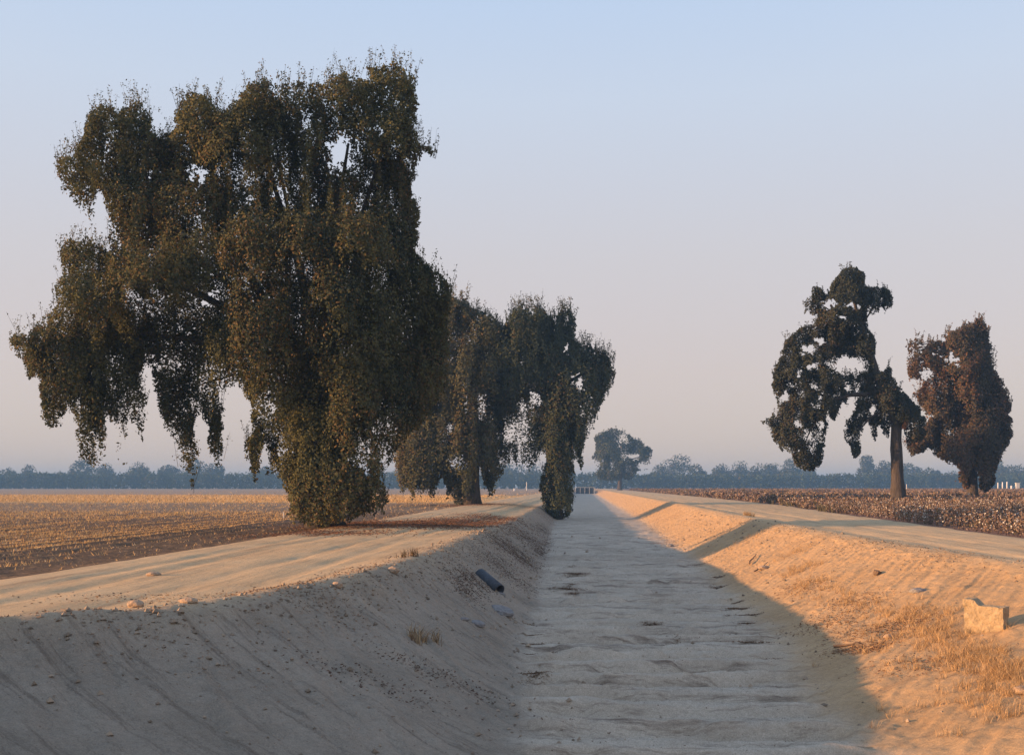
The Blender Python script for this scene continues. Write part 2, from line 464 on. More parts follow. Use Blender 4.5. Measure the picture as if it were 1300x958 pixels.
def crown_points(mask, base, d, n, depth_m, rng, clumps=None, auto=26, stream=.28, fill=.3, wob=6.0, gap=.42, hang=1.0, rmax=60, auto_r=.75, soft_px=9, rag=10):
    """leaf positions for one crown: drooping streamers over clumps, plus a looser filling"""
    s = d / F
    dmax = mask.D.max()
    cl = list(clumps or [])
    ys, xs = np.nonzero(mask.m)
    tries = 0; cen = []
    while len(cen) < auto and tries < 4000:
        tries += 1
        k = rng.integers(len(xs)); cx, cy = xs[k] + mask.x0, ys[k] + mask.y0
        D = mask.D[ys[k], xs[k]]
        r = min(max(D * 1.15, dmax * .16), rmax) * rng.uniform(.7, 1.1)
        if any((cx - a) ** 2 + (cy - b) ** 2 < (auto_r * min(r, c)) ** 2 for a, b, c in cen): continue
        cen.append((cx, cy, r))
        off = rng.uniform(-1, 1) * depth_m * min(1, D / dmax * 1.3)
        cl.append((cx, cy, r, r * rng.uniform(.8, 1.3), off))
    pts = []; tint = []; nrms = []
    area = sum(c[2] * c[3] for c in cl)
    n_st = int(n * (1 - fill) * 1.35)
    for c in cl:
        cx, cy, rx, ry, off = c
        dd = d - off; sc = dd / F
        C0 = at(cx, cy, dd)
        rX, rZ = rx * sc, ry * sc; rY = min(rX * .9, depth_m * .75 + .5)
        m = int(n_st * rx * ry / area)
        per = 60
        ns = max(3, m // per)
        ctint = rng.uniform(-.5, .5)
        th = rng.uniform(0, 2 * PI, ns); ph = np.arccos(rng.uniform(-.35, 1, ns))
        rr = rng.uniform(.75, 1.05, ns)
        sx = np.sin(ph) * np.cos(th) * rr; sy = np.sin(ph) * np.sin(th) * rr; sz = np.cos(ph) * rr
        L = rng.uniform(.35, 1.3, ns) * rZ * hang
        stt = rng.uniform(-1, 1, ns)
        for_t = rng.uniform(0, 1, (ns, per)) ** 1.15
        # streamer paths: out a little, then straight down
        X = sx[:, None] * rX * (1 + .12 * for_t); Yy = sy[:, None] * rY * (1 + .12 * for_t)
        Z = sz[:, None] * rZ - for_t * L[:, None]
        rad = stream * (1.15 - .75 * for_t)
        X = X + rng.normal(size=X.shape) * rad * .6 + .25 * stream * np.sin(for_t * 9 + stt[:, None] * 9)
        Yy = Yy + rng.normal(size=X.shape) * rad * .6
        Z = Z + rng.normal(size=X.shape) * rad * .6
        Q = C0 + X[..., None] * RGT + Yy[..., None] * FWD + Z[..., None] * np.array([0, 0, 1.0])
        o = (sx[:, None] * RGT + sy[:, None] * FWD + (sz * .75 + .15)[:, None] * np.array([0, 0, 1.0]))
        o = o[:, None, :] * np.array([1, 1, 1.0]) + (X - sx[:, None] * rX)[..., None] * RGT * .8 / stream * .5 + (Yy - sy[:, None] * rY)[..., None] * FWD * .8 / stream * .5
        o[..., 2] *= (1 - .75 * for_t)
        nrms.append(o.reshape(-1, 3))
        pts.append(Q.reshape(-1, 3)); tint.append((np.broadcast_to(stt[:, None] * .6 + ctint, X.shape)).ravel())
    nf = int(n * fill * 1.3)
    k = rng.integers(0, len(xs), nf)
    px = xs[k] + mask.x0 + rng.uniform(0, 1, nf); py = ys[k] + mask.y0 + rng.uniform(0, 1, nf)
    th = depth_m * np.minimum(1, .18 + 1.0 * mask.D[ys[k], xs[k]] / dmax)
    # each hanging strand keeps its own distance from top to bottom
    lane = vnoise(px * .11, py * .012, seed=77) * 2 - 1
    off = np.clip(lane * .9 + rng.normal(size=nf) * .22, -1, 1) * th
    dd = d - off
    Q = CAM + FWD * dd[:, None] + RGT * ((px - CX) / F * dd)[:, None] + np.array([0, 0, 1.0]) * ((HZ - py) / F * dd)[:, None]
    pts.append(Q); tint.append(vnoise(px * .15, py * .05, seed=78) * 2 - 1)
    nrms.append(-FWD * (off / (th + .01))[:, None] * 1.0 + rng.normal(size=(nf, 3)) * .7)
    P = np.concatenate(pts); T = np.concatenate(tint); Nn = np.concatenate(nrms)
    Nn /= np.linalg.norm(Nn, axis=1, keepdims=True) + 1e-9
    # trim to the crown's outline, raggedly
    px, py = proj(P)
    w = wob
    jx = (vnoise(px * .12, py * .12, seed=90) - .5) * 2 * w + rng.normal(size=len(P)) * w * .22
    jy = (vnoise(px * .12, py * .12, seed=91) - .5) * 2 * w + rng.normal(size=len(P)) * w * .22
    jx += (vnoise(px * .4, py * .4, seed=92) - .5) * 1.5 * w; jy += (vnoise(px * .4, py * .4, seed=93) - .5) * 1.5 * w
    dn = mask.get(mask.dens, px + jx, py + jy)
    soft = np.clip(mask.get(mask.D, px, py) / soft_px, 0, 1)
    lane3 = vnoise(P[:, 0] / (s * 4.5) + 7, P[:, 1] / (s * 4.5), seed=97) * .7 + .3 * vnoise(P[:, 0] / (s * 2), P[:, 1] / (s * 2), seed=98)
    bot = mask.get(mask.B, px, py)
    dn = dn * ((py + bot > base[1] - 24) | (bot > rag * np.clip((lane3 - .38) * 2.6, 0, 1.3)))
    lump = vnoise(P[:, 0] / (s * 7), P[:, 1] / (s * 7), P[:, 2] / (s * 9), seed=96)
    dn = dn * np.clip((lump - .62 + .62 * soft) * 5 + .25, 0.02, 1)
    hole = vnoise(P[:, 0] / (s * 13), P[:, 1] / (s * 13), P[:, 2] / (s * 30), seed=95)
    keep = (rng.uniform(size=len(P)) < dn) & (hole > gap * .75 + .06 * rng.normal(size=len(P)))
    P, T, Nn = P[keep], T[keep], Nn[keep]
    if len(P) > n:
        k = rng.permutation(len(P))[:n]; P, T, Nn = P[k], T[k], Nn[k]
    return P, T, Nn

def sprigs(mask, d, n, rng, length=.7, per=16):
    """young shoots that stand up from the upper outline"""
    m = mask.m; top = np.zeros_like(m); top[1:] = m[1:] & ~m[:-1]
    D = np.zeros_like(m); D[3:] = m[3:] & ~m[:-3]
    ys, xs = np.nonzero(top)
    ok = []
    for x, y in zip(xs, ys):
        if y + 12 < mask.H and m[y:y + 12, x].all(): ok.append((x, y))
    if not ok: return np.zeros((0, 3)), np.zeros(0), []
    ok = np.array(ok); k = rng.integers(0, len(ok), n)
    out = []; stems = []
    for x, y in ok[k]:
        p = at(x + mask.x0, y + mask.y0 + 3, d + rng.uniform(-1, 1))
        L = length * rng.uniform(.4, 1.3)
        lean = rng.normal(size=3) * .3; lean[2] = 1
        t = rng.uniform(0, 1, per)[:, None]; stems.append((p - np.array([0, 0, .3]), p + lean * L))
        out.append(p + lean * L * t + rng.normal(size=(per, 3)) * .05 * L * 1.5)
    Q = np.concatenate(out)
    return Q, np.full(len(Q), .2), stems

def leaf_colors(T, P, rng, c_dark, c_lite, c_dry, dry=.25):
    n = len(T)
    k = np.clip(.5 + .42 * T + rng.normal(size=n) * .13, 0, 1)[:, None]
    c = np.array(c_dark) * (1 - k) + np.array(c_lite) * k
    big = vnoise(P[:, 0] * .45, P[:, 1] * .45, P[:, 2] * .3, seed=99)
    isdry = (rng.uniform(size=n) < dry * np.clip((big - .35) * 4, 0.1, 1.6))[:, None]
    c = c * 1.0
    c = np.where(isdry, np.array(c_dry) * rng.uniform(.7, 1.25, (n, 1)), c)
    return np.repeat(c, 4, axis=0)

def tube_obj(name, pts, rad, parent, mat, n=8, seed=0, rough=.15):
    return MB().tube(pts, rad, n, seed=seed, rough=rough).build(name, mat, parent, smooth=True)

def make_tree(name, label, cat, basepx, d, mask, nleaf, half, depth_m, colors, clumps=None, trunk_r=.7, trunk_top=None,
              limb_to=(), seed=1, group=None, zbase=None, sprig=60, sprig_len=.7, lw=.55, lean=0, paths=(), vines=False, **kw):
    rng = np.random.default_rng(seed)
    bx, by = basepx
    b = at(bx, by, d); gz = zat(b[0], b[1]) if zbase is None else zbase
    base = np.array([b[0], b[1], gz - .05])
    root = thing(name, label, cat, base, 0, group)
    P, T, Nn = crown_points(mask, basepx, d, nleaf, depth_m, rng, clumps, **kw)
    S, ST, stems = sprigs(mask, d, sprig, rng, sprig_len)
    # bare hanging twigs among the curtains
    ys, xs = np.nonzero(mask.m & (mask.B < 60) & (mask.D < 22))
    for k_ in rng.integers(0, len(xs), int(sprig * .5) if vines else 0):
        x, y = xs[k_] + mask.x0, ys[k_] + mask.y0
        if y < by - 350 * 43.5 / d * .6: continue
        p = at(x, y, d + rng.uniform(-1, 1)); L_ = rng.uniform(.4, 1.6) * (1 + d / 200)
        q = p + np.array([rng.normal() * .08, rng.normal() * .08, -L_])
        if q[2] > gz + .3: stems.append((p, q))
    Nn = np.concatenate([Nn, rng.normal(size=S.shape) * .5 + np.array([-.5, -.5, .3])])
    P = np.concatenate([P, S]); T = np.concatenate([T, ST])
    ok = P[:, 2] > height(P[:, 0], P[:, 1], fine=False) + .03; P, T, Nn = P[ok], T[ok], Nn[ok]
    hv = half * rng.uniform(.6, 1.25, len(P)); hv[-max(1, len(S)):] *= .7
    V, Fq = leaf_geo(P - base, hv, lw, rng, .45, Nn)
    col = leaf_colors(T, P, rng, *colors)
    if stems:
        A0 = np.array([a for a, b_ in stems]) - base; A1 = np.array([b_ for a, b_ in stems]) - base
        sd = np.cross(A1 - A0, rng.normal(size=A0.shape)); sd /= np.linalg.norm(sd, axis=1, keepdims=True) + 1e-9; sd *= .00022 * d
        Vs = np.stack([A0 - sd, A0 + sd, A1 + sd * .4, A1 - sd * .4], 1).reshape(-1, 3)
        Fq = np.concatenate([Fq, np.arange(len(Vs)).reshape(-1, 4) + len(V)]); V = np.concatenate([V, Vs])
        col = np.concatenate([col, np.tile([.07, .05, .04], (len(Vs), 1))])
    mesh_np('crown', V, Fq, M['leaf'], root, col)
    # trunk with a flared foot
    tt = trunk_top if trunk_top else (bx, by - 120)
    top = at(tt[0], tt[1], d) - base
    pts = []; rad = []
    rr = random.Random(seed)
    for i in range(11):
        t = i / 10
        q = np.array([0, 0, 0]) * (1 - t) + top * t
        q[0] += .12 * trunk_r * math.sin(t * 5 + seed); q[2] = top[2] * t
        pts.append(tuple(q)); rad.append(trunk_r * (1.0 + .45 * math.exp(-t * 9) - .28 * t))
    tube_obj('trunk', pts, rad, root, M['bark'], 18, seed, .16)
    for j, (pp_, r0) in enumerate(paths):
        q = [at(x, y, d - o_) - base for x, y, o_ in pp_]
        m = len(q)
        # resample with a little crookedness
        pts = []; ra = []
        K = (m - 1) * 4
        for i in range(K + 1):
            t = i / 4; k = min(int(t), m - 2); f = t - k
            p0 = q[max(k - 1, 0)]; p1 = q[k]; p2 = q[k + 1]; p3 = q[min(k + 2, m - 1)]
            v = .5 * ((2 * p1) + (-p0 + p2) * f + (2 * p0 - 5 * p1 + 4 * p2 - p3) * f * f + (-p0 + 3 * p1 - 3 * p2 + p3) * f ** 3)
            v = v + np.array([rr.uniform(-1, 1), rr.uniform(-1, 1), rr.uniform(-1, 1)]) * .06 * r0 * (i > 0)
            pts.append(tuple(v)); ra.append(r0 * (1 - .8 * i / K))
        tube_obj('limb', pts, ra, root, M['bark'], 9, seed + 40 + j, .2)
    for j, l in enumerate(limb_to):
        lx, ly, off, r0 = l[:4]; sh = l[4] if len(l) > 4 else .98
        e = at(lx, ly, d - off) - base
        s0 = top * sh
        mid = s0 * .5 + e * .5 + np.array([rr.uniform(-.4, .4), rr.uniform(-.4, .4), abs(e[0] - s0[0]) * .14])
        pp = []; ra = []
        for i in range(9):
            t = i / 8
            q = s0 * (1 - t) ** 2 + 2 * mid * t * (1 - t) + e * t * t
            q = q + np.array([math.sin(t * 7 + j), math.cos(t * 6 + j * 2), math.sin(t * 9 + j * 3)]) * .10 * (d / 60) * (t > 0)
            pp.append(tuple(q)); ra.append(r0 * (1 - .8 * t))
        tube_obj('limb', pp, ra, root, M['bark'], 7, seed + j, .2)
    return root, base, rng

# ---- outlines read off the photograph
A_poly = [(68,210),(78,196),(92,190),(104,171),(110,145),(129,131),(148,136),(151,143),(166,127),(185,127),(188,145),(199,155),(192,166),(205,173),(221,159),(219,145),(227,129),(242,115),(272,120),(282,138),(300,127),(304,118),(313,106),(343,95),(352,104),(368,102),(394,101),(412,104),(419,90),(438,90),(465,101),(465,85),(486,78),(505,78),(525,92),(538,104),(528,115),(533,134),(528,161),(535,178),(546,182),(558,194),(553,203),(539,196),(530,210),(532,224),(521,235),(528,251),(535,268),(535,292),(528,318),(544,334),(560,348),(574,361),(576,380),(571,403),(572,426),(574,450),(570,480),(562,510),(548,530),(530,548),(512,565),(498,590),(486,608),(495,631),(493,649),(470,655),(440,662),(428,668),(410,673),(382,669),(370,645),(361,621),(352,605),(336,603),(340,585),(336,560),(332,590),(327,612),(320,612),(313,589),(308,573),(311,559),(320,552),(318,536),(318,513),(308,500),(300,488),(288,499),(279,500),(286,518),(286,534),(284,557),(285,587),(281,598),(272,591),(264,572),(262,541),(252,525),(246,541),(250,559),(254,580),(251,600),(245,603),(247,618),(249,630),(242,620),(238,601),(221,594),(228,578),(217,559),(205,538),(201,522),(196,499),(191,471),(184,467),(180,483),(189,511),(188,543),(182,561),(177,557),(168,540),(158,538),(162,559),(161,589),(155,598),(146,578),(145,545),(132,524),(136,550),(136,573),(135,598),(125,602),(111,591),(99,582),(97,559),(92,527),(83,522),(78,540),(67,545),(53,541),(50,511),(49,480),(35,485),(30,462),(14,444),(9,433),(21,419),(35,426),(44,408),(60,398),(67,389),(69,371),(72,352),(78,338),(72,329),(78,315),(85,304),(111,299),(129,308),(138,317),(137,297),(138,281),(132,258),(127,243),(121,258),(119,275),(115,285),(104,274),(99,265),(92,261),(88,249),(74,245),(78,231),(69,226)]
A_holes = [(253,222,9,13),(432,198,11,22),(422,185,7,8,.8),(354,246,7,14,.9),(462,256,10,13,.7),(320,228,10,6,.6),(480,162,5,5),(268,378,9,7),(457,580,11,20,.8),(466,600,6,10,.8),(398,557,5,6),(358,572,6,8,.9),(340,515,10,16,.6),(318,255,8,6,.6),(473,232,6,8,.5),(185,224,5,3,.9),(196,462,7,10,.8),(246,512,7,9,.8),(275,470,8,12,.6),(214,560,5,10,.6),(150,255,8,8,.4),(110,560,4,14,.6),(480,622,8,8,.5)]
A_clumps = [(135,170,34,38,1.5),(180,155,24,30,0),(100,215,30,34,2.0),(170,215,50,38,-1.5),(255,150,34,38,2),(232,205,42,40,-2),(335,132,38,32,2.2),(388,150,36,40,.4),(300,180,50,42,1.8),
 (437,122,32,34,1.6),(495,112,40,36,1),(503,172,34,42,1.6),(545,190,13,9,0),(455,170,30,30,2.0),(372,210,55,42,-2),(490,235,42,56,-1.5),(425,245,46,42,-2.4),(170,262,46,38,1.6),(250,262,54,42,1.2),(312,262,44,42,.6),(505,300,34,38,-1),
 (108,325,36,26,1.4),(112,378,50,40,3),(190,345,58,42,3.4),(250,330,46,44,2.6),(42,430,30,22,2),(85,445,48,62,1.0),(145,445,56,70,.3),(235,430,64,52,-2),(70,490,26,50,1.4),(115,520,24,60,1.0),(230,520,32,60,-.6),(275,540,18,50,-1),
 (325,305,42,40,4.2),(385,300,38,36,4.6),(445,300,48,36,4.4),(332,375,38,90,4.4),(300,420,34,70,2.5),(428,380,34,80,4.6),(468,390,36,70,3.6),(392,420,40,110,.2),(525,385,50,62,-.5),(500,460,58,80,-1.2),(540,440,34,70,-2),
 (448,490,34,110,3.4),(345,480,34,70,3.0),(405,545,44,80,2.2),(430,600,54,60,2.4),(395,625,36,44,2.6),(470,625,28,26,1.2),(320,570,14,36,1.5),(520,520,30,40,-1.5)]
B_poly = [(566,380),(574,375),(586,380),(594,373),(598,390),(612,395),(624,400),(640,415),(650,440),(648,500),(640,540),(638,575),(640,600),(632,614),(626,630),(617,630),(613,608),(607,604),(603,640),(596,646),(588,644),(580,644),(572,630),(566,634),(562,608),(556,614),(553,632),(545,638),(541,620),(534,636),(524,638),(518,618),(512,630),(504,620),(498,580),(508,480),(530,400)]
B_holes = [(570,541,6,8,.8),(580,586,10,8,.8),(552,600,6,10,.6),(561,560,6,12,.5),(565,425,8,6,.5)]
B_clumps = [(592,470,16,50,3.5),(621,475,12,34,3.2),(560,480,22,60,2.2),(590,560,18,56,3),(540,580,20,50,1.5),(620,570,10,45,2.5),(585,395,22,18,0),(618,420,24,20,1),(540,500,30,50,0),(520,590,16,40,1)]
C_poly = [(640,411),(645,403),(654,387),(663,386),(671,387),(687,383),(693,398),(707,401),(714,390),(724,387),(732,400),(731,433),(748,433),(756,439),(773,447),(781,459),(782,473),(778,492),(773,505),(764,516),(759,530),(754,552),(750,551),(745,562),(742,576),(740,598),(737,598),(732,584),(728,585),(730,604),(731,627),(728,648),(722,660),(706,662),(690,654),(684,622),(687,607),(693,588),(692,573),(683,590),(676,599),(670,601),(665,590),(656,593),(649,587),(640,598),(632,590),(630,560),(618,480),(625,430)]
C_holes = [(720,442,4,9),(716,462,5,6,.5),(735,486,8,13),(749,508,7,9,.6),(682,506,7,8,.9),(663,514,7,8,.8),(662,562,24,40,.55),(745,540,6,14,.5),(660,545,10,18,.8)]
C_clumps = [(660,405,18,18,2),(684,402,14,18,2.4),(722,405,14,20,0),(755,470,28,32,0),(712,530,24,70,2.2),(712,600,16,44,2.5),(655,450,26,30,1),(700,450,34,34,0),(728,520,16,60,0),(650,480,16,30,2),(708,628,20,26,1.6),(708,636,22,18,.6)]
D_poly = [(754,555),(764,548),(776,543),(783,544),(790,546),(806,557),(817,562),(828,570),(830,577),(825,585),(831,590),(825,598),(809,598),(804,610),(793,609),(790,606),(784,610),(768,610),(759,607),(751,598),(756,584),(750,582),(756,573)]
D_holes = [(806,579,7,4),(815,593,5,3,.8),(797,562,3,2,.6)]
E_poly = [(1055,360),(1066,346),(1076,338),(1088,339),(1093,344),(1101,344),(1099,355),(1098,363),(1106,363),(1120,363),(1129,368),(1134,377),(1137,393),(1126,393),(1124,403),(1120,391),(1110,402),(1101,400),(1102,415),(1109,427),(1113,435),(1111,455),(1112,469),(1121,471),(1129,459),(1133,471),(1138,484),(1148,497),(1160,509),(1168,515),(1176,531),(1177,552),(1167,562),(1152,567),(1148,557),(1147,545),(1130,548),(1128,562),(1120,548),(1116,541),(1112,562),(1107,555),(1102,539),(1097,546),(1093,555),(1093,576),(1084,585),(1077,566),(1072,557),(1073,536),(1084,525),(1075,518),(1070,510),(1066,525),(1059,536),(1050,525),(1054,544),(1049,553),(1047,573),(1042,594),(1027,600),(1011,592),(1004,583),(992,573),(981,559),(971,544),(965,535),(978,529),(987,516),(983,500),(978,488),(980,476),(985,463),(991,446),(996,432),(1012,418),(1023,413),(1034,411),(1038,402),(1030,399),(1026,396),(1020,402),(1020,385),(1029,371),(1032,361),(1045,366),(1049,374),(1054,369)]
E_holes = [(1054,386,13,6),(1082,388,8,5),(1070,402,6,4),(1041,433,7,4),(1026,443,9,7),(1030,465,8,4),(1076,462,24,11),(1014,474,4,5),(1075,491,4,6),(1079,514,6,13),(994,504,5,7),(1035,490,6,4,.9),(1043,504,4,6),(1011,537,4,6),(1036,514,10,4,.9),(1042,537,5,8),(1024,553,4,6),(1038,556,8,9,.8),(1033,571,4,9,.8),(1107,520,5,7),(1100,541,4,6),(1060,505,8,5,.6),(1003,490,5,4,.7),(1055,480,8,4,.6),(1020,500,6,4,.6)]
F_poly = [(1149,437),(1164,421),(1172,432),(1196,432),(1198,421),(1211,416),(1224,413),(1230,406),(1248,403),(1256,419),(1261,445),(1266,473),(1279,494),(1284,513),(1287,552),(1277,573),(1269,588),(1262,618),(1250,626),(1243,620),(1240,600),(1232,600),(1231,622),(1222,622),(1217,607),(1217,594),(1206,591),(1188,578),(1183,586),(1180,573),(1159,583),(1149,573),(1149,560),(1172,547),(1177,531),(1157,500),(1172,487),(1167,481),(1154,484),(1151,468)]
F_holes = [(1209,457,8,6),(1193,449,5,4),(1178,474,8,7),(1179,526,5,7),(1211,500,3,2),(1236,590,5,14,.5),(1200,480,4,4,.6)]

olive = ((.030, .044, .032), (.142, .132, .055), (.145, .100, .048), .18)
green = ((.030, .044, .036), (.095, .105, .058), (.11, .085, .05), .15)
rusty = ((.042, .046, .036), (.130, .094, .056), (.16, .092, .055), .32)

mA = Mask(A_poly, A_holes)
make_tree('evergreen_oak', 'huge tree, the tallest here, its leafy curtains hanging to the ground beside the left road', 'tree', (412, 668), 43.5, mA, 620000, .068, 4.2, olive,
          clumps=A_clumps, trunk_r=.62, trunk_top=(400, 470), seed=3, sprig=300, sprig_len=.75, auto=22, fill=.32, stream=.24, wob=7, gap=.50, soft_px=9, rag=26,
          limb_to=[(290,360,0,.38),(150,330,1,.26),(200,430,-1,.22),(240,250,-.5,.28),(110,220,.5,.2),(340,200,0,.3),(340,130,1,.15),(440,180,0,.28),(500,130,0,.18),(500,260,-1,.25),(520,400,-1,.25,.8),(60,430,1,.16),(200,510,-1,.07),(330,500,1,.2,.7)])
mB = Mask(B_poly, B_holes)
make_tree('evergreen_oak', 'drooping tree with a thick dark trunk, next behind the huge one on the left', 'tree', (601, 640), 96, mB, 160000, .12, 3.8, ((.034,.046,.034),(.13,.122,.060),(.14,.10,.052),.22),
          clumps=B_clumps, trunk_r=.62, trunk_top=(600, 500), seed=5, sprig=140, sprig_len=1.1, auto=20, fill=.33, stream=.42, wob=4.5, gap=.46, soft_px=7, rag=34,
          limb_to=[(585,400,0,.4),(620,420,0,.3),(545,480,0,.3),(630,480,1,.25)])
mC = Mask(C_poly, C_holes)
make_tree('evergreen_oak', 'tree leaning a rounded lobe over the ditch, its leafy column reaching the left bank', 'tree', (706, 652), 96, mC, 170000, .12, 3.6, green,
          clumps=C_clumps, trunk_r=.5, trunk_top=(708, 500), seed=6, sprig=160, sprig_len=1.1, auto=20, fill=.35, stream=.42, wob=4.5, gap=.46, soft_px=7, rag=34,
          limb_to=[(660,420,0,.3),(722,405,0,.22),(760,460,0,.28),(650,500,1,.2)])
mE = Mask(E_poly, E_holes, 8)
rE, bE, gE = make_tree('open_crowned_tree', 'lopsided tree full of gaps with a bare straight trunk standing in the cotton', 'tree', (1140, 636), 86, mE, 150000, .10, 2.8, ((.030,.040,.034),(.070,.074,.052),(.085,.065,.045),.15),
          trunk_r=.57, trunk_top=(1138, 520), seed=8, sprig=60, sprig_len=.6, auto=90, fill=.38, stream=.30, wob=3.5, gap=.44, hang=.6, rmax=17, auto_r=.8, soft_px=5, rag=9,
          clumps=[(1102,425,12,16,0),(1106,452,9,20,0),(1094,400,13,12,0),(1112,478,12,20,.3),(1130,500,20,22,0),(1150,520,22,24,-.3),(1128,520,20,20,.6)],
          paths=[([(1138,535,0),(1126,505,0),(1112,472,0),(1105,448,.2),(1098,425,.3),(1088,395,.2),(1080,365,0)],.46),([(1120,492,0),(1100,500,.3),(1080,501,.5),(1058,507,.6),(1035,497,.5),(1012,485,.3)],.26),
                 ([(1107,455,0),(1090,440,-.3),(1065,432,-.4),(1042,425,-.3)],.24),([(1138,535,0),(1150,520,-.2),(1164,522,-.4)],.3),([(1058,507,.6),(1040,528,.6),(1026,552,.5),(1018,578,.4)],.12),
                 ([(1095,412,.2),(1108,392,.1),(1122,378,0)],.10),([(1130,520,0),(1108,528,.3),(1092,545,.4)],.16),([(1035,497,.5),(1010,515,.4),(990,540,.3)],.12),([(1090,402,.2),(1062,398,.1),(1040,385,0)],.13)])
tube_obj('torn_stub', [(.35,-.35,6.8),(.6,-.55,7.6),(.75,-.6,8.6)], [.25,.22,.10], rE, M['wound'], 9, 4, .35)
mF = Mask(F_poly, F_holes, 8)
make_tree('rusty_leaved_tree', 'broad brownish tree of dense foliage standing in the cotton nearest the right edge', 'tree', (1235, 630), 112, mF, 140000, .14, 4.0, rusty,
          trunk_r=.5, trunk_top=(1236, 520), seed=9, sprig=70, sprig_len=.9, auto=30, fill=.38, stream=.5, wob=6, gap=.42, hang=.9, rmax=28, soft_px=8, rag=14,
          limb_to=[(1165,450,0,.25),(1240,430,0,.3),(1165,560,0,.2),(1265,520,0,.25),(1200,500,1,.2)])
mD = Mask(D_poly, D_holes, 6)
make_tree('spreading_tree', 'hazy spreading tree far down the ditch just right of the sluice gate', 'tree', (787, 622), 425, mD, 26000, .42, 6, green,
          trunk_r=.9, trunk_top=(788, 590), seed=10, sprig=20, sprig_len=2, auto=18, fill=.4, stream=1.3, wob=2.5, gap=.40, rmax=14, soft_px=3,
          limb_to=[(815,588,0,.6),(770,570,0,.5),(822,575,0,.4),(785,555,0,.5)])

# ------------------------------------------------------------------ far trees
def blob_tree(name, label, px, topy, hw, d, seed, group, lobes=5, colors=green, n=2200):
    rng = np.random.default_rng(seed)
    b = at(px, 620, d); H = CAMZ + (HZ - topy) / F * d; W = hw / F * d
    base = np.array([b[0], b[1], -.15])
    root = thing(name, label, 'tree', base, 0, group)
    P = []
    for k in range(lobes):
        r = W * rng.uniform(.38, .6); cx = rng.uniform(-1, 1) * (W - r); cz = H - r * 1.0 - rng.uniform(0, .45) * H * (k > 0)
        if k == 0: cx *= .3; cz = H - r
        v = rng.normal(size=(n // lobes, 3)); v /= np.linalg.norm(v, axis=1, keepdims=True); v *= rng.uniform(.55, 1.08, (len(v), 1))
        P.append(v * np.array([r, r, r * 1.1]) + np.array([cx, rng.uniform(-.5, .5) * W, max(cz, r * .7)]))
    v = rng.normal(size=(n // 2, 3)); v /= np.linalg.norm(v, axis=1, keepdims=True)
    P.append(v * np.array([W * .8, W * .7, H * .36]) * rng.uniform(.6, 1, (len(v), 1)) + np.array([0, 0, H * .45]))
    P = np.concatenate(P); P = P[P[:, 2] > .8]
    nz = vnoise(P[:, 0] * .35, P[:, 1] * .35, P[:, 2] * .35, seed=seed); k = nz > .36; P = P[k]
    V, Fq = leaf_geo(P, rng.uniform(.45, .95, len(P)), .65, rng, .2)
    col = leaf_colors(rng.uniform(-1, 1, len(P)), P, rng, *colors)
    mesh_np('crown', V, Fq, M['leaf'], root, col)
    tube_obj('trunk', [(0, 0, -.3), (.1, 0, H * .3), (.2, .1, H * .6)], [.45, .36, .2], root, M['bark'], 6, seed)

far = [(6,594,16),(38,590,11),(72,596,14),(104,582,15),(132,588,14),(176,586,15),(212,590,13),(246,580,17),(270,588,12),(335,592,14),(520,588,24),(648,588,16),(678,590,14),
       (836,590,13),(862,577,19),(884,589,12),(916,589,14),(938,585,15),(962,589,14),(984,587,16),(1006,582,15),(1030,592,11),(1102,577,13),(1122,584,11),(1156,588,14),(1180,594,13),(1208,598,12),(1272,585,13),(1292,590,14),
       (-30,588,16),(1330,586,16)]
how = ['low rounded', 'small bushy', 'broad flat-topped', 'taller domed', 'narrow upright', 'wide-crowned', 'small round-headed', 'tall twin-lobed', 'squat']
for i, (px, ty, hw) in enumerate(far):
    if px < 350: where = f'above the far orchard under the huge tree'
    elif px < 700: where = 'seen through the hanging curtains of the left trees'
    elif px < 900: where = 'just right of the spreading tree down the ditch'
    elif px < 1060: where = 'beyond the cotton, between ditch and open-crowned tree'
    elif px < 1215: where = 'beyond the cotton, behind the bare straight trunk'
    else: where = 'beyond the cotton, right of the brownish tree'
    ordn = ['first','second','third','fourth','fifth','sixth','seventh','eighth','ninth','tenth','eleventh','twelfth','thirteenth','fourteenth','fifteenth','sixteenth','seventeenth','eighteenth','nineteenth','twentieth','twenty-first','twenty-second','twenty-third','twenty-fourth','twenty-fifth','twenty-sixth','twenty-seventh','twenty-eighth','twenty-ninth']
    lab = f'hazy blue tree {where}, {ordn[i]} from the left' if i < 29 else ('hazy blue tree beyond the far left end of the orchard' if px < 0 else 'hazy blue tree beyond the far right end of the cotton')
    blob_tree('distant_tree', lab, px, ty, hw * 1.3, 760 + (i * 37) % 90, 200 + i, 'tall trees along the far edge of the fields', 4 + i % 3)

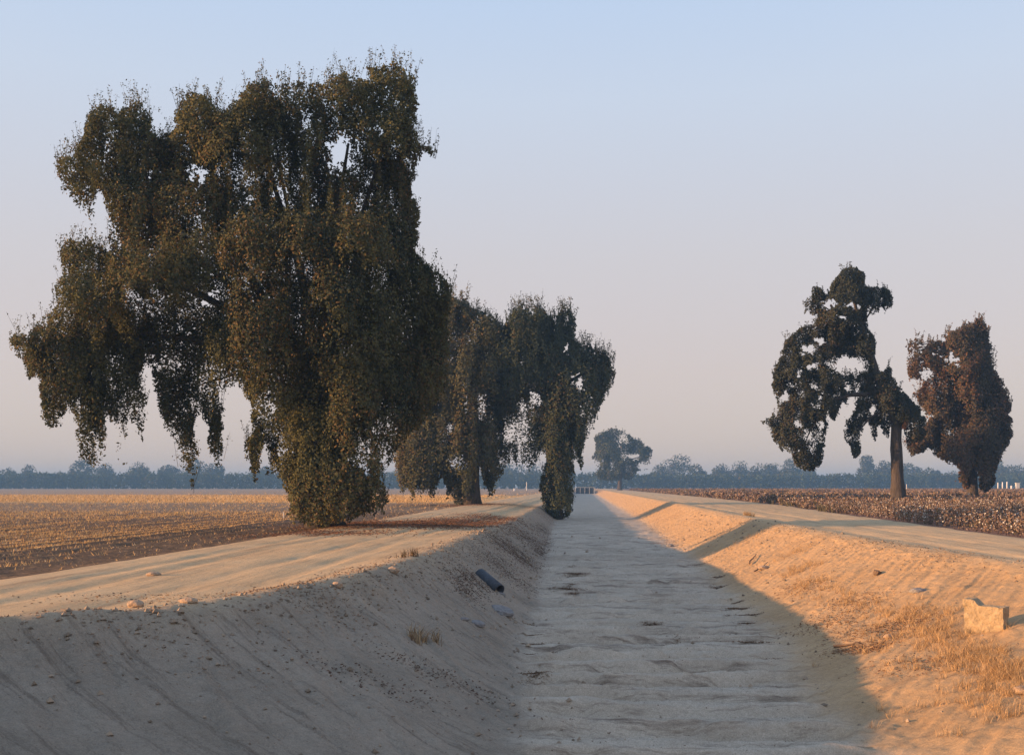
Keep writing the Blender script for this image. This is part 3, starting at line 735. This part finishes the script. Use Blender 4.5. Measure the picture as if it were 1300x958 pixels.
def orchard():
    rng = np.random.default_rng(55)
    P = []; T = []
    for r in range(3):
        y = 700 + r * 9
        for x in np.arange(-620, 620, 6.2):
            x = x + rng.uniform(-1, 1); H = rng.uniform(10.8, 12.8) - (1.0 if x > 90 else 0) + 1.2 * (vnoise(x * .02, 3.3) - .5); W = rng.uniform(3.2, 4.2)
            m = 190
            v = rng.normal(size=(m, 3)); v /= np.linalg.norm(v, axis=1, keepdims=True); v *= rng.uniform(.6, 1.05, (m, 1))
            P.append(v * np.array([W, W, H * .52]) + np.array([x, y + rng.uniform(-1, 1), H * .46])); T.append(np.full(m, rng.uniform(-1, 1)))
    P = np.concatenate(P); T = np.concatenate(T)
    P = P[:, 0:1] * RGT + P[:, 1:2] * FWD + P[:, 2:3] * np.array([0, 0, 1])
    V, Fq = leaf_geo(P, rng.uniform(.5, 1.0, len(P)), .7, rng, .1)
    col = leaf_colors(T, P, rng, (.040, .056, .034), (.08, .105, .05), (.08, .07, .045), .12)
    tag(mesh_np('orchard', V, Fq, M['leaf'], None, col), 'long low green orchard closing off the fields on the horizon', 'orchard', kind='stuff')
orchard()

# ------------------------------------------------------------------ small vegetation (each one mesh of many blades)
def blades(P, h, w, lean, rng, col, name, label, cat, kind='stuff', parent=None, mat=None):
    n = len(P)
    an = rng.uniform(0, 2 * PI, n); s = np.stack([np.cos(an), np.sin(an), 0 * an], 1) * w[:, None] / 2
    an2 = rng.uniform(0, 2 * PI, n); ln = np.stack([np.cos(an2), np.sin(an2), 0 * an2], 1) * (lean * rng.uniform(0, 1, n) * h)[:, None]
    up = np.zeros((n, 3)); up[:, 2] = h
    V = np.stack([P - s, P + s, P + up + ln + s * .35, P + up + ln - s * .35], 1).reshape(-1, 3)
    o = mesh_np(name, V, np.arange(4 * n).reshape(n, 4), mat or M['dry'], parent, np.repeat(col, 4, 0))
    if label: tag(o, label, cat, kind=kind)
    return o

def stubble():
    rng = np.random.default_rng(21)
    n = 150000
    Y = 16 * (420 / 16) ** rng.uniform(0, 1, n)
    lo = -Y * .66 - 6; u = lo + (-10.8 - lo) * rng.uniform(0, 1, n)
    inrow = (Y < 72) | ((Y > 107) & (Y < 195))
    row = np.round(u) + rng.normal(size=n) * .10
    u = np.where(rng.uniform(size=n) < .8, row, u)
    edge = -15.2 + .8 * (vnoise(Y * .2, 4.4) - .5)
    p = np.where(u < edge, np.where(Y < 70, .62, np.where(Y < 107, .10, np.where(Y < 198, .95, .03))), .05)
    patch = np.where(Y < 72, vnoise(u * .9, Y * .06, seed=71), vnoise(u * .25, Y * .10, seed=72) * .5 + .4)
    p = p * np.clip(patch * 2.2 - .25, .1, 1.2)
    k = rng.uniform(size=n) < p; u, Y = u[k], Y[k]; n = len(u)
    Z = height(u, Y)
    rep = 3
    u = np.repeat(u, rep) + rng.normal(size=n * rep) * .06; Y = np.repeat(Y, rep) + rng.normal(size=n * rep) * .1; Z = np.repeat(Z, rep)
    P = np.stack([u, Y, Z - .01], 1)
    far_ = np.clip(Y / 60, .7, 3)
    h = rng.uniform(.03, .13, n * rep) * np.clip(far_, .8, 2.0); w = rng.uniform(.012, .035, n * rep) * far_
    c = np.array([.74, .49, .22]) * rng.uniform(.6, 1.2, (n * rep, 1))
    c = np.where((rng.uniform(size=n * rep) < .22)[:, None], np.array([.16, .10, .06]), c)
    c = np.where((rng.uniform(size=n * rep) < .05)[:, None], np.array([.66, .58, .46]), c)
    blades(P, h, w, 1.3, rng, c, 'stubble', 'golden stubble of cut stalks in rows across the left field', 'stubble')
stubble()

def cotton():
    rng = np.random.default_rng(22)
    rows = []
    for r in range(0, 330):
        u0 = 14.6 + r * 1.0
        Y = 12.0
        ys = []
        # start where the row leaves the road edge / comes into view
        Y0 = max(18.0, (u0 - 8) / .52)
        y = Y0
        while y < 420:
            ys.append(y); y += rng.uniform(.22, .5) * max(1, y / 55)
        ys = np.array(ys)
        if not len(ys): continue
        k = (u0 > roadR(ys) + .25)
        rows.append(np.stack([np.full(k.sum(), u0), ys[k]], 1))
    Q = np.concatenate(rows); Q[:, 0] += rng.normal(size=len(Q)) * .09
    if len(Q) > 30000: Q = Q[rng.permutation(len(Q))[:30000]]
    Z = height(Q[:, 0], Q[:, 1])
    V = []; C = []; Vb = []; Cb = []
    near = Q[:, 1] < 75
    for sel, m, nb, ls in ((near, 46, 7, .055), (~near, 15, 3, .12)):
        q = Q[sel]; z = Z[sel]; n = len(q)
        hgt = rng.uniform(.55, 1.0, n) * (.8 + .4 * vnoise(q[:, 0] * .2, q[:, 1] * .12))
        # leaves and burrs
        t = rng.uniform(.12, 1, (n, m)); an = rng.uniform(0, 2 * PI, (n, m)); r = rng.uniform(0, .34, (n, m)) * (1.1 - .6 * t)
        P = np.stack([q[:, :1] + np.cos(an) * r, q[:, 1:] + np.sin(an) * r, z[:, None] + hgt[:, None] * t], -1).reshape(-1, 3)
        sc = np.repeat(np.clip(q[:, 1] / (75 if ls > .1 else 999), 1, 2.2), m)
        v, _ = leaf_geo(P, rng.uniform(.5, 1.2, len(P)) * ls * sc, .5, rng, .2)
        pt = rng.uniform(0, 1, (n, 1)); pt = np.repeat(pt, m, 1).reshape(-1, 1)
        c = np.array([.15, .10, .078]) * (1 - pt) + np.array([.31, .225, .165]) * pt
        c = c * rng.uniform(.6, 1.3, (len(c), 1))
        gr = (rng.uniform(size=len(c)) < .10)[:, None]; c = np.where(gr, np.array([.10, .09, .04]), c)
        V.append(v); C.append(np.repeat(c, 4, 0))
        # bolls: small crossed tufts of lint
        t = rng.uniform(.3, 1.02, (n, nb)); an = rng.uniform(0, 2 * PI, (n, nb)); r = rng.uniform(.1, .36, (n, nb)) * (1.1 - .6 * t)
        P = np.stack([q[:, :1] + np.cos(an) * r, q[:, 1:] + np.sin(an) * r, z[:, None] + hgt[:, None] * t], -1).reshape(-1, 3)
        P = P[rng.uniform(size=len(P)) < (.55 if ls < .1 else .5)]
        for rep in range(2):
            v, _ = leaf_geo(P, rng.uniform(.6, 1.2, len(P)) * (.034 if ls < .1 else .055), .85, rng, 0)
            V.append(v); C.append(np.repeat(np.array([.75, .70, .62]) * rng.uniform(.75, 1.1, (len(P), 1)), 4, 0))
        # stems
        an = rng.uniform(0, 2 * PI, n); ln = np.stack([np.cos(an), np.sin(an)], 1) * .12
        b = np.stack([q[:, 0], q[:, 1], z], 1); tp = b.copy(); tp[:, :2] += ln; tp[:, 2] += hgt * .95
        s = np.array([.012, .004, 0])
        V.append(np.stack([b - s, b + s, tp + s, tp - s], 1).reshape(-1, 3)); C.append(np.tile([.10, .055, .04], (4 * n, 1)))
    V = np.concatenate(V); C = np.concatenate(C)
    tag(mesh_np('cotton_plants', V, np.arange(len(V)).reshape(-1, 4), M['dry'], None, C), 'rows of dry brown cotton plants dotted with white bolls', 'cotton crop', kind='stuff')
cotton()

def grass_patch(name, label, spots, n_per, hmin, hmax, rng, colr, kind=None, lean=1.6, w=.006, cat='dry grass'):
    P = []; H = []
    for px, py, rad, dens in spots:
        u, Y = ground_at(px, py)
        m = int(n_per * dens)
        tuft = max(1, m // 26)
        tx = u + rng.normal(size=tuft) * rad; ty = Y + rng.normal(size=tuft) * rad * 1.6
        k = rng.integers(0, tuft, m)
        P.append(np.stack([tx[k] + rng.normal(size=m) * .045, ty[k] + rng.normal(size=m) * .045], 1))
    Q = np.concatenate(P); n = len(Q)
    Z = height(Q[:, 0], Q[:, 1]) - .01
    h = rng.uniform(hmin, hmax, n)
    c = np.array(colr) * rng.uniform(.45, 1.35, (n, 1)) * np.where(rng.uniform(size=(n, 1)) < .25, np.array([[.55, .5, .5]]), np.array([[1.0, 1.0, 1.0]]))
    # two-segment curved blades
    an = rng.uniform(0, 2 * PI, n); s = np.stack([np.cos(an), np.sin(an), 0 * an], 1) * (w * rng.uniform(.6, 1.4, n))[:, None]
    an2 = rng.uniform(0, 2 * PI, n); dr = np.stack([np.cos(an2), np.sin(an2), 0 * an2], 1)
    L = (lean * rng.uniform(.1, 1, n) * h * .5)[:, None]
    P0 = np.stack([Q[:, 0], Q[:, 1], Z], 1); up = np.array([0, 0, 1.0])
    P1 = P0 + dr * L * .35 + up * (h * .6)[:, None]; P2 = P0 + dr * L + up * (h * .95)[:, None]
    V = np.stack([P0 - s, P0 + s, P1 + s * .8, P1 - s * .8, P2 + s * .25, P2 - s * .25], 1).reshape(-1, 3)
    i = np.arange(n)[:, None] * 6
    Fq = np.concatenate([i + [0, 1, 2, 3], i + [3, 2, 4, 5]])
    o = mesh_np(name, V, Fq, M['dry'], None, np.repeat(c, 6, 0))
    return tag(o, label, cat, kind=kind)

g1 = np.random.default_rng(31)
grass_patch('dry_grass', 'straw-coloured dry grass straggling along the right ditch bank', [(1003,702,.35,.5),(1015,722,.35,1.4),(1032,740,.3,.9),(1052,752,.3,.5),(1075,760,.3,.4),(1100,770,.3,.5),(1130,778,.3,.6),(1160,785,.3,1.2),(1180,800,.25,1.3),(1200,812,.25,1.1),(1225,828,.25,1.2),(1250,840,.25,1.4),(1275,850,.22,1.5),(1295,866,.25,1.2),(1250,862,.3,.8),(1200,850,.4,.5),(1140,820,.5,.5),(960,680,.5,.4),(930,668,.5,.3),(1210,780,.3,.3),(1290,890,.4,1.0),(1240,900,.5,.8)],
            900, .04, .19, g1, (.55, .37, .19), kind='stuff', w=.0022, lean=2.8)
grass_patch('grass_tuft', 'lone straw tuft low on the shaded left bank', [(533,815,.13,1)], 150, .10, .28, g1, (.42, .30, .17), lean=2.2, cat='grass tuft')
grass_patch('grass_tuft', 'small tuft beside the right road, on the sunlit crest', [(952,655,.18,1)], 220, .12, .3, g1, (.45, .30, .14), cat='grass tuft')
grass_patch('grass_tuft', 'tiny dark sprout on the crest of the left road', [(525,706,.08,1)], 60, .12, .25, g1, (.13, .09, .045), cat='grass tuft')
grass_patch('low_scrub', 'low grey-green scrub at the edge of the cotton by the right road', [(1008,641,1.0,1),(1026,643,1.0,1),(1048,645,1.2,.7),(1070,650,1.2,.6)], 1500, .2, .55, g1, (.22, .19, .12), kind='stuff', w=.02, cat='scrub')

def litter(name, label, spots, n_per, rng, colr, size=.03, zoff=.012):
    P = []
    for px, py, ru, ry, dens in spots:
        u, Y = ground_at(px, py); m = int(n_per * dens)
        P.append(np.stack([u + rng.normal(size=m) * ru, Y + rng.normal(size=m) * ry], 1))
    Q = np.concatenate(P); Z = height(Q[:, 0], Q[:, 1]) + rng.uniform(0, zoff * 2, len(Q))
    P3 = np.stack([Q[:, 0], Q[:, 1], Z], 1)
    V, Fq = leaf_geo(P3, rng.uniform(.5, 1.2, len(P3)) * size, .55, rng, 0)
    # lie mostly flat
    V = V.reshape(-1, 4, 3); V[:, :, 2] = P3[:, None, 2] + (V[:, :, 2] - P3[:, None, 2]) * .45; V = V.reshape(-1, 3)
    c = np.array(colr) * rng.uniform(.5, 1.5, (len(P3), 1))
    return tag(mesh_np(name, V, Fq, M['dry'], None, np.repeat(c, 4, 0)), label, 'leaf litter', kind='stuff')
floor_spots = [(725,724,.10,.25,1),(732,733,.25,.12,1.4),(724,745,.18,.4,1.5),(722,752,.25,.12,1.2),(716,760,.12,.12,.6),(728,758,.12,.1,.6),(709,782,.18,.07,1),(697,796,.26,.05,1.3),(681,809,.10,.04,.6),(684,821,.16,.05,.9),(687,835,.16,.04,.9),(680,862,.12,.12,.8),(690,868,.15,.04,.6),
    (883,718,.25,.2,.5),(912,733,.12,.08,.4),(911,746,.15,.05,.4),(936,765,.1,.05,.3),(936,776,.14,.07,.8),(943,784,.18,.06,1.2),(946,794,.12,.03,.3),(950,820,.2,.04,.4),(825,795,.15,.03,.4),(832,808,.14,.03,.4),(772,790,.15,.03,.3),(773,806,.14,.03,.3),(865,815,.08,.04,.3),(908,837,.2,.03,.5),(955,840,.24,.03,.5),(842,760,.2,.03,.3),(812,748,.2,.03,.3),(896,763,.2,.03,.3)]
litter('leaf_litter', 'brown leaf scraps caught in the ripples of the ditch floor', floor_spots, 800, g1, (.20, .125, .075), .026)
bank_spots = [(600,735,.25,.5,1),(630,715,.5,1.2,1.6),(650,700,.5,1.8,2.0),(665,710,.4,1.6,1.5),(640,690,.5,2.0,2.5),(672,685,.4,2.5,3),(690,672,.3,4,2.5),(686,700,.25,1.5,2),(696,690,.2,2.5,1.5),(590,745,.3,.6,1),(655,735,.4,.8,.6),(560,858,.6,.25,.35),(470,864,.6,.25,.3),(690,655,.5,4,1)]
litter('leaf_litter', 'reddish brown leaf litter scattered down the left ditch bank', bank_spots, 900, g1, (.13, .08, .055), .03)
litter('leaf_litter', 'dark reddish leaf litter under the huge tree across the left road', [(450,664,1.6,1.8,1.6),(500,666,1.8,2.0,2.2),(550,665,1.6,2.2,2.2),(600,662,1.4,2.6,2.0),(630,658,1.2,2.6,1.4),(400,676,1.5,1.2,1),(600,640,1.6,3,1)], 3000, g1, (.19, .10, .06), .05)
litter('plant_debris', 'brown dead plant debris on the right bank below the grass', [(1085,765,.4,.6,1),(1060,790,.5,.5,1),(1120,800,.5,.5,1.2),(1150,790,.4,.4,1),(1090,822,.3,.15,.8),(1110,822,.2,.1,.5),(1020,745,.4,.8,1),(1180,840,.5,.4,.8)], 800, g1, (.25, .15, .085), .03)
litter('clods', 'crumbly clods of soil strewn along the edge of both roads', [(250,760,1.5,.5,1),(100,775,1.2,.4,1),(380,745,.6,1,1),(470,725,.5,1.5,1),(560,700,.4,3,1),(1000,672,.5,3,1),(1100,690,.5,2,1),(1200,705,.5,1.5,1),(860,655,1,12,1),(830,670,.5,6,1.5),(850,690,.4,3,1.5)], 500, g1, (.26, .18, .12), .035)

def pebbles():
    rng = np.random.default_rng(44)
    n = 4500
    Y = 9 * (70 / 9) ** rng.uniform(0, 1, n)
    zone = rng.uniform(size=n)
    cl, fl_, fr_, cr = crestL(Y), floorL(Y), floorR(Y), crestR(Y)
    u = np.where(zone < .30, cl + rng.normal(size=n) * .45, np.where(zone < .55, cl + (fl_ - cl) * rng.uniform(0, 1, n), np.where(zone < .62, fl_ + rng.normal(size=n) * .3,
        np.where(zone < .80, fr_ + (cr - fr_) * rng.uniform(0, 1, n), np.where(zone < .92, cr + rng.normal(size=n) * .5, fl_ + (fr_ - fl_) * rng.uniform(0, 1, n))))))
    Z = height(u, Y)
    r = .009 + .016 * rng.exponential(size=n); r = np.clip(r, 0, .07) * np.clip(Y / 30, .8, 1.3)
    b = np.array([[1, 0, 0], [0, 1, 0], [-1, 0, 0], [0, -1, 0], [0, 0, .8], [.6, .6, -.4], [-.6, .6, -.4], [-.6, -.6, -.4]], float)
    fc = np.array([[0, 1, 4], [1, 2, 4], [2, 3, 4], [3, 0, 4], [0, 5, 1], [1, 6, 2], [2, 7, 3], [3, 7, 0]])
    V = b[None] * rng.uniform(.55, 1.3, (n, 8, 1)) * r[:, None, None] + np.stack([u, Y, Z + r * .15], 1)[:, None, :]
    Fq = (fc[None] + (np.arange(n) * 8)[:, None, None]).reshape(-1, 3)
    c = np.array([.33, .25, .175]) * rng.uniform(.55, 1.3, (n, 1))
    tag(mesh_np('pebbles', V.reshape(-1, 3), Fq, M['dry'], None, np.repeat(c, 8, 0)), 'crumbs of dry earth and pebbles over banks and crests', 'pebbles', kind='stuff')
pebbles()

# ------------------------------------------------------------------ loose stones, block, pipe, sticks
def rock(name, label, px, py, sx, sy, sz, mat, seed, rz=0, tilt=0, sink=.25, box=.0, cat='stone'):
    import bmesh
    u, Y = ground_at(px, py)
    bm = bmesh.new()
    bmesh.ops.create_icosphere(bm, subdivisions=4, radius=1)
    for v in bm.verts:
        c = v.co.copy(); m = max(abs(c.x), abs(c.y), abs(c.z))
        c = c * (1 - box) + (c / m) * box
        n = float(fbm(np.array([c.x * 1.7 + seed]), np.array([c.y * 1.7]), np.array([c.z * 1.7 + seed]), 4, seed)[0])
        c = c * (1 + .45 * n)
        v.co = (c.x * sx / 2, c.y * sy / 2, c.z * sz / 2)
    me = bpy.data.meshes.new(name); bm.to_mesh(me); bm.free()
    me.materials.append(mat)
    o = bpy.data.objects.new(name, me); COL.objects.link(o)
    o.location = (u, Y, zat(u, Y) + sz * (.5 - sink)); o.rotation_euler = (tilt, tilt * .5, rz)
    return tag(o, label, cat)

rock('stone', 'pale stone on the sunlit crest of the left road', 499, 726, .24, .2, .16, M['sandstone'], 1)
rock('stone', 'small pale stone on the left crest, left of the pale stone', 428, 745, .2, .16, .13, M['sandstone'], 2)
rock('stone', 'tan clod on the left crest near the left edge of the picture', 172, 770, .24, .18, .14, M['sandstone'], 3)
rock('stone', 'low tan clod on the left crest, middle of its row', 240, 764, .26, .16, .1, M['sandstone'], 4)
rock('stone', 'dark lump far out on the left road', 195, 730, .28, .2, .1, M['sandstone'], 5)
rock('stone', 'flat grey slab lying below the dark pipe on the left bank', 637, 777, .56, .46, .16, M['stone'], 6, .6, .35, box=.4)
rock('stone', 'smaller grey rock left of the flat slab on the left bank', 606, 793, .32, .24, .13, M['stone'], 7, .2, .3)
rock('stone', 'pale rock just left of the smaller grey rock', 590, 786, .22, .1, .08, M['stone'], 8, .8, .3)
rock('stone', 'grey soil lump halfway up the sunlit right bank', 1166, 752, .36, .3, .16, M['stone'], 9, .3, sink=.5)
rock('stone', 'grey boulder at the lower right end of the dry grass', 1299, 878, .26, .24, .14, M['sandstone'], 10, .3)
rock('stone', 'brown clod in the dry grass of the right bank', 1127, 808, .16, .12, .1, M['sandstone'], 11, .3)
rock('stone', 'pale broken rock beside the stick, upper right bank', 970, 722, .4, .25, .16, M['sandstone'], 12, .5)
rock('stone', 'dark stone at the foot of the lit bank, far right of the floor', 851, 694, .4, .35, .22, M['stone'], 13, .5)
rock('wooden_block', 'little tilted brown wooden block high on the right bank', 1114, 728, .26, .13, .13, M['brownwood'], 14, .9, .3, box=.8, cat='block')

def big_block():
    import bmesh
    u, Y = ground_at(1256, 800)
    bm = bmesh.new()
    bmesh.ops.create_cube(bm, size=1)
    bmesh.ops.subdivide_edges(bm, edges=bm.edges[:], cuts=14, use_grid_fill=True)
    for v in bm.verts:
        x, y, z = v.co
        t = z + .5
        hx = .30 + .015 * t; hy = .13
        X = x * 2 * hx; Yv = y * 2 * hy; Zv = t * .56
        Zv *= 1 + .16 * max(0, min(1, (-x - .12) * 6)) - .06 * (x + .5)       # taller left shoulder
        Zv -= .16 * (x + .5) * -1 * (1 - t)                                     # bank line rises to the right
        n = float(fbm(np.array([X * 7]), np.array([Yv * 7]), np.array([Zv * 7]), 4, 3)[0]); n2 = float(fbm(np.array([X * 22]), np.array([Yv * 22]), np.array([Zv * 22]), 3, 5)[0])
        v.co = (X + .035 * n + .02 * n2, Yv + .035 * n + .02 * n2, Zv + .03 * n + .02 * n2)
    me = bpy.data.meshes.new('concrete_block'); bm.to_mesh(me); bm.free(); me.materials.append(M['concrete'])
    o = bpy.data.objects.new('concrete_block', me); COL.objects.link(o)
    o.location = (u, Y + .1, zat(u, Y) - .13); o.rotation_euler = (0, math.radians(-2), math.radians(-40))
    tag(o, 'rough broken concrete block standing on the sunlit right bank', 'concrete block')
big_block()

def pipe():
    u0, Y0 = ground_at(609, 729); u1, Y1 = ground_at(634, 752)
    a = np.array([u0, Y0, zat(u0, Y0) + .05]); b = np.array([u1, Y1, zat(u1, Y1) + .04])
    base = (a + b) / 2
    root = thing('drain_pipe', 'dark weathered pipe section lying down the shaded left bank', 'pipe', base)
    rel = lambda t: tuple((a * (1 - t) + b * t) - base)
    m = MB(); n = 20; ro, ri = .155, .13
    rings = []
    ax = Vector(b - a).normalized(); s1 = ax.cross(Vector((0, 0, 1))).normalized(); s2 = s1.cross(ax)
    for t, r in ((0, ri), (0, ro), (.5, ro * 1.02), (1, ro), (1, ri), (0.02, ri)):
        rings.append([len(m.v) + k for k in range(n)])
        for k in range(n):
            an = 2 * PI * k / n
            m.v.append(tuple(Vector(rel(t)) + (s1 * math.cos(an) + s2 * math.sin(an)) * r))
    for i in range(5):
        for k in range(n): m.f.append([rings[i][k], rings[i][(k + 1) % n], rings[i + 1][(k + 1) % n], rings[i + 1][k]])
    m.build('pipe_wall', M['dark_pipe'], root, True)
    c = MB(); c.box(0, 0, 0, .09, .2, .13, .7); o = c.build('broken_collar', M['stone'], root); o.location = Vector(rel(1.08)) - Vector((0, 0, .12)); o.rotation_euler = (.3, .2, .6)
pipe()

def stick(label, p0, p1, r, seed, lift=.03):
    u0, Y0 = ground_at(*p0); u1, Y1 = ground_at(*p1)
    rr = random.Random(seed); pts = []; rad = []
    for i in range(7):
        t = i / 6; u = u0 + (u1 - u0) * t; Y = Y0 + (Y1 - Y0) * t
        pts.append((u + rr.uniform(-.02, .02), Y + rr.uniform(-.02, .02), zat(u, Y) + lift + rr.uniform(0, .02))); rad.append(r * (1 - .6 * t))
    o = MB().tube(pts, rad, 7, seed=seed, rough=.3).build('dead_stick', M['brownwood'], None, True)
    tag(o, label, 'stick')
stick('crooked dark branch lying at the shadow edge of the right bank', (1060, 822), (1092, 818), .028, 1, .02)
stick('thin stick on the right bank beside the pale broken rock', (951, 718), (960, 706), .03, 2, .08)
stick('short stick lying just below the pale broken rock', (958, 728), (975, 716), .025, 3, .06)

# ------------------------------------------------------------------ sluice gate across the ditch
def sluice():
    d = 402; c = at(742.5, 620, d)
    root = thing('sluice_gate', 'small sluice of four dark gates between pale posts at the far end of the ditch', 'sluice gate', (c[0], c[1], -DEPTH))
    W = 7.4; bay = W / 4; H = 2.7
    for i in range(5):
        MB().box(-W / 2 + i * bay, 0, -.1, H, .13, .5).build('post', M['pale_concrete'], root)
    for i in range(4):
        m = MB(); cx = -W / 2 + (i + .5) * bay
        m.box(cx, 0, 0, H - .12, bay - .136, .08)
        for z in (.3, .9, 1.5): m.box(cx, -.07, z, z + .08, bay - .23, .05)
        g = m.build('gate_leaf', M['gate'], root)
        MB().box(cx, 0, H + .103, H + .75, .07, .07).build('lifting_stem', M['gate'], root)
        MB().tube([(cx, 0, H + .7), (cx, 0, H + .76)], [.24, .24], 12).build('hand_wheel', M['gate'], root)
    MB().box(0, 0, H + .003, H + .10, W + .2, .6).build('deck', M['pale_concrete'], root)
    for s in (-1, 1):
        MB().box(s * (W / 2 + .8), .2, -.1, 1.3, 1.3, .25).build('wing_wall', M['stone'], root)
sluice()

# ------------------------------------------------------------------ white standpipes, posts
def standpipe(px, top, r, label, d=395):
    b = at(px, 620, d); H = CAMZ + (HZ - top) / F * d
    root = thing('standpipe', label, 'standpipe', (b[0], b[1], -.2), group='white standpipes beyond the cotton')
    MB().tube([(0, 0, 0), (0, 0, H)], [r, r * .95], 14).build('pipe_body', M['whitepaint'], root, True)
    MB().tube([(0, 0, H + .003), (0, 0, H + .12)], [r * 1.15, r * 1.1], 14).build('cap', M['whitepaint'], root, True)
standpipe(1267, 612, .22, 'slim white standpipe right of the brownish tree, first from the left')
standpipe(1272.8, 611.5, .22, 'slim white standpipe right of the brownish tree, second from the left')
standpipe(1278.5, 611, .24, 'slim white standpipe right of the brownish tree, third from the left')
standpipe(1284, 616, .35, 'stubby white standpipe, the lowest of the row at right')
def tank():
    b = at(1291.5, 620, 395)
    root = thing('water_tank', 'small pale box-shaped tank at the right end of the white standpipes', 'tank', (b[0], b[1], -.2))
    MB().box(0, 0, 0, 3.1, 1.3, 1.3).build('tank_body', M['pale_concrete'], root)
    MB().box(0, 0, 3.103, 3.3, 1.5, 1.5).build('lid', M['pale_concrete'], root)
tank()
def post(px, pyb, d, H, r, label, name='marker_post'):
    b = at(px, pyb, d); z = zat(b[0], b[1]) if d < 300 else -.15
    root = thing(name, label, 'post', (b[0], b[1], z))
    MB().tube([(0, 0, -.1), (0, 0, H)], [r, r * .85], 8).build('shaft', M['whitepaint'], root)
    MB().tube([(0, 0, H + .002), (0, 0, H * 1.06 + .01)], [r * 1.25, r * .9], 8).build('cap', M['whitepaint'], root)
post(360, 655, 56, .32, .035, 'short white stake in the stubble left of the huge tree')
post(668.5, 620, 420, 3.4, .16, 'thin pale post far off between the two drooping trees')
post(653, 621, 400, .9, .35, 'low pale marker far down the left road')
post(1151, 619, 330, 2.4, .10, 'thin white post just right of the bare straight trunk')

# ------------------------------------------------------------------ air
def haze():
    m = bpy.data.materials.new('haze_air'); m.use_nodes = True; nt = m.node_tree; nt.nodes.clear()
    out = nt.nodes.new('ShaderNodeOutputMaterial'); v = nt.nodes.new('ShaderNodeVolumePrincipled')
    v.inputs['Color'].default_value = HAZE_COL; v.inputs['Density'].default_value = HAZE_D; v.inputs['Anisotropy'].default_value = 0.0
    nt.links.new(v.outputs[0], out.inputs['Volume'])
    mb = MB(); mb.box(0, 1100, -2.6, 25.5, 5300, 3000)
    tag(mb.build('haze', m), 'thin bluish evening haze lying over the fields', 'haze', kind='stuff')
HAZE_D = .0006; HAZE_COL = (.22, .46, .82, 1)
haze()

# ------------------------------------------------------------------ sun, sky, camera
EL = math.radians(8.3); AZ = math.radians(13)   # light travels towards +X, a little towards +Y
ldir = Vector((math.cos(AZ) * math.cos(EL), math.sin(AZ) * math.cos(EL), -math.sin(EL)))
sun = bpy.data.lights.new('sun', 'SUN'); sun.energy = 5.0; sun.angle = math.radians(.6); sun.color = (1, .56, .265)
so = bpy.data.objects.new('sun', sun); COL.objects.link(so); so.rotation_euler = ldir.to_track_quat('-Z', 'Y').to_euler()
so.location = (-50, -10, 40)

w = bpy.data.worlds.new('World'); SC.world = w; w.use_nodes = True; nt = w.node_tree; nt.nodes.clear()
wo = nt.nodes.new('ShaderNodeOutputWorld'); bg = nt.nodes.new('ShaderNodeBackground')
sk = nt.nodes.new('ShaderNodeTexSky'); sk.sky_type = 'NISHITA'; sk.sun_disc = False
sk.sun_elevation = EL; sk.sun_rotation = math.atan2(-ldir.x, -ldir.y)
sk.air_density = 1.0; sk.dust_density = .6; sk.ozone_density = 2.0; sk.altitude = 100
# smoky band low in the sky (warm grey-pink), a property of the air all round
tc = nt.nodes.new('ShaderNodeTexCoord'); sp = nt.nodes.new('ShaderNodeSeparateXYZ'); nt.links.new(tc.outputs['Generated'], sp.inputs[0])
rp = nt.nodes.new('ShaderNodeValToRGB'); nt.links.new(sp.outputs['Z'], rp.inputs[0])
e = rp.color_ramp.elements
stops = SKY_STOPS = [(0.0, (4.5, 3.45, 3.15)), (.11, (4.7, 3.85, 3.65)), (.22, (4.6, 4.25, 4.35)), (.36, (4.3, 4.75, 5.6)), (.48, (3.6, 4.6, 6.2)), (1.0, (2.1, 3.0, 5.0))]
while len(e) < len(stops): e.new(.5)
for i, (p, c) in enumerate(stops): e[i].position = p; e[i].color = (*[x / 10 for x in c], 1)
mul = nt.nodes.new('ShaderNodeMix'); mul.data_type = 'RGBA'; mul.blend_type = 'MULTIPLY'; mul.inputs[0].default_value = 1
nt.links.new(rp.outputs[0], mul.inputs[6]); mul.inputs[7].default_value = (10, 10, 10, 1)
mx = nt.nodes.new('ShaderNodeMix'); mx.data_type = 'RGBA'; mx.inputs[0].default_value = .8
nt.links.new(sk.outputs[0], mx.inputs[6]); nt.links.new(mul.outputs[2], mx.inputs[7])
nt.links.new(mx.outputs[2], bg.inputs[0]); bg.inputs[1].default_value = .08
nt.links.new(bg.outputs[0], wo.inputs[0])

cam = bpy.data.cameras.new('camera'); cam.lens = 35; cam.sensor_width = 36; cam.sensor_fit = 'HORIZONTAL'
cam.shift_y = (HZ - 479) / 1300.0; cam.clip_end = 8000; cam.clip_start = .1
co = bpy.data.objects.new('camera', cam); COL.objects.link(co)
co.location = tuple(CAM); co.rotation_euler = (PI / 2, 0, YAW)
SC.camera = co
SC.view_settings.view_transform = 'Standard'; SC.view_settings.look = 'None'; SC.view_settings.exposure = 1.05; SC.view_settings.gamma = 1
SC.render.engine = 'CYCLES'
SC.cycles.use_denoising = True
SC.cycles.max_bounces = 5; SC.cycles.diffuse_bounces = 3; SC.cycles.volume_bounces = 0; SC.cycles.transmission_bounces = 3
